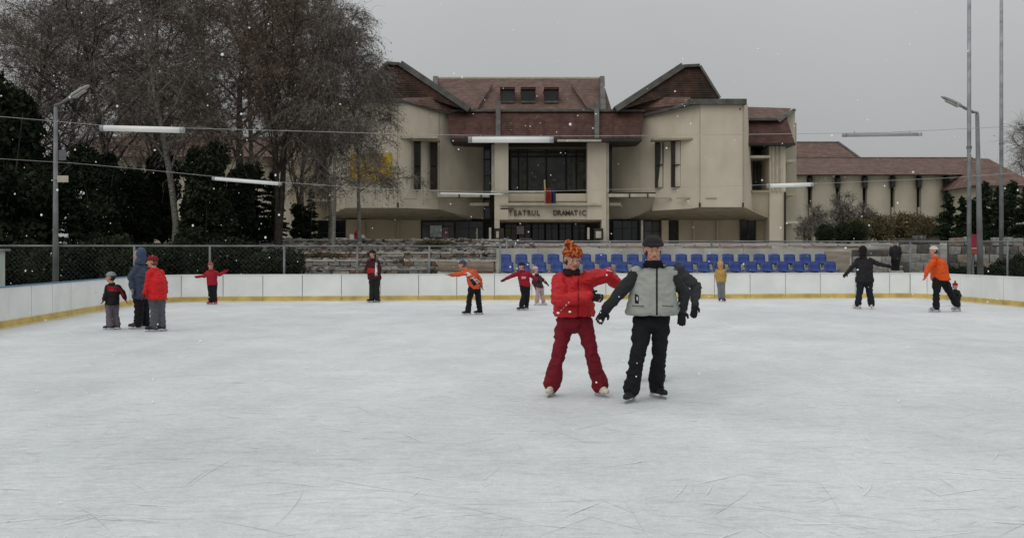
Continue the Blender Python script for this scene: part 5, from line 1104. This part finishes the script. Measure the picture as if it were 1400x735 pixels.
person('child in brown jacket and pale pink trousers bending behind the child with spread arms', 29.0, dict(head=(732,369), neck=(734,375), shL=(731,379,-.1), shR=(738,379,.1), elL=(729,386,-.1), wrL=(731,391,-.1), elR=(742,382,.1), wrR=(747,387,.1), hipL=(735,393,-.05), hipR=(740,393,.05), knL=(735,401,-.05), knR=(741,401,.08), anL=(734,412,-.06), anR=(743,411.4,.1)),
       cloth_mat('plum_brown_jacket', (62, 38, 44)), cloth_mat('pale_pink_trousers', (178, 150, 152)), cloth_mat('dark_mitten', (60, 44, 48)), B_white, 'beanie', cloth_mat('pale_pink_hat', (186, 160, 164)), H_gr, yaw=60, S=.70, Hs=.86, feet=(70, 60), vx=.014, arm=.065)
person('small child in yellow hooded jacket and grey trousers standing against the far boards', 31.3, dict(head=(985,361.5), neck=(985.5,367), shL=(980.5,370), shR=(990,370), elL=(979,376), wrL=(980,382), elR=(991.5,376), wrR=(991,382), hipL=(983,385), hipR=(988,385), knL=(983.5,395), knR=(988.5,395), anL=(984,407), anR=(989,407)),
       cloth_mat('yellow_child_jacket', (168, 136, 74), .8, .2), cloth_mat('mid_grey_trousers', (112, 112, 114)), cloth_mat('tan_mitten', (150, 120, 80)), cloth_mat('charcoal_boot', (44, 46, 52)), 'hood', cloth_mat('yellow_hood', (186, 146, 66)), H_dark, yaw=-10, S=.70, Hs=.86, feet=(-20, 20), vx=.014, arm=.07)
person('person in black fur hooded coat with both arms held out, right of the blue seats', 27.2, dict(head=(1179,343), neck=(1180,351), shL=(1173,356), shR=(1190,356), elL=(1164,366), wrL=(1158,373), haL=(1153,378), elR=(1202,361), wrR=(1213,363.5), hipL=(1177,384), hipR=(1187,384), knL=(1175,400), knR=(1189,400), anL=(1173,415.5), anR=(1191.5,415.5)),
       cloth_mat('black_coat', (34, 33, 36)), cloth_mat('navy_black_trousers', (26, 28, 40)), G_black, B_white, 'hood', cloth_mat('brown_black_fur_hood', (34, 27, 26), .95), H_dark, yaw=180, bodyyaw=0, feet=(205, 155), wj=(.215, .205, .235), hem=386, vx=.013, arm=.06)
r14, j14, _ = person('person in bright orange jacket and white headband skating left near the right corner', 25.8, dict(head=(1276,343), neck=(1279,352), shL=(1276,358,-.15), shR=(1289,358,.14), elL=(1268,367,-.2), wrL=(1265.5,376,-.24), elR=(1292,370,.15), wrR=(1290,380,.1), hipL=(1281,384,-.07), hipR=(1291,384,.07), knL=(1280,401,-.08), knR=(1299,400,.1), anL=(1280,419.3,-.08), anR=(1309,416,.15)),
       cloth_mat('vivid_orange_jacket', (208, 80, 24), .65, .08), T_black, cloth_mat('orange_glove', (190, 84, 60)), cloth_mat('grey_white_boot', (140, 142, 146)), 'cap beanie', cloth_mat('white_headwear', (200, 190, 188)), H_dark, yaw=-75, feet=(-90, -70), wj=(.25, .24, .26), hem=383, vx=.013, arm=.066)
person('crouching small child in black with red hat just behind the orange jacketed skater', 28.6, dict(head=(1306,391), neck=(1306,396), shL=(1302,399), shR=(1310,399), elL=(1300,404,-.1), wrL=(1303,408,-.15), elR=(1313,404,-.1), wrR=(1310,408,-.15), hipL=(1303,408,.1), hipR=(1309,408,.1), knL=(1302,407,-.15), knR=(1311,407,-.15), anL=(1303,414), anR=(1309,414)),
       cloth_mat('black_child_jacket', (30, 34, 38)), T_black, G_black, B_black, 'beanie pom', cloth_mat('red_hat', (140, 26, 36)), H_dark, yaw=-10, S=.60, Hs=.8, feet=(-20, 20), vx=.013, arm=.07)
person('person in dark coat standing by the stone steps behind the far fence', 42.4, dict(head=(1224,331), neck=(1224,336.5), shL=(1218.5,339), shR=(1229.5,339), elL=(1217,346), wrL=(1218,353), elR=(1231,346), wrR=(1230,353), hipL=(1221.5,354), hipR=(1227,354), knL=(1221.5,363), knR=(1227,363), anL=(1221.5,372), anR=(1227,372)),
       cloth_mat('black_coat', (34, 33, 36)), T_black, G_black, B_black, 'beanie', cloth_mat('dark_blue_grey_cap', (44, 46, 54)), H_dark, yaw=10, S=.98, feet=(-10, 20), vx=.018, zb=.56, group='people beyond the rink', blades=False)

# ------------------------------------------------------------------ falling snow and snow crumbs on the ice
rng = np.random.default_rng(5); N = 2000
Yf = 4.0 + 26 * rng.uniform(0, 1, N) ** 1.1; Xf = rng.uniform(-.75, .75, N) * (Yf + 1); Zf = rng.uniform(0.05, 1, N) * (1.55 + Yf * .42)
rr = rng.uniform(.003, .0065, N) * np.where(rng.uniform(0, 1, N) < .06, 1.8, 1); su = Soup().ell((0, 0, 0), (1, 0, 0), (0, 1, 0), (0, 0, 1), 6, 4); tri = []
for f_ in su.f: tri += [(f_[0], f_[i], f_[i+1]) for i in range(1, len(f_) - 1)]
oc = np.array([tuple(v) for v in su.v]); of = np.array(tri); K = len(oc)
V = (np.stack([Xf, Yf, Zf], 1)[:, None, :] + oc[None] * rr[:, None, None] * rng.uniform(.75, 1.25, (N, 1, 3))).reshape(-1, 3); Fq = (np.arange(N)[:, None, None] * K + of[None]).reshape(-1, 3)
tag(link_mesh('falling_snow', np_mesh('falling_snow', V, Fq, M_snow)), 'scattered snowflakes falling over the rink', 'snow', kind='stuff')
bpy.data.scenes.remove(WORK)
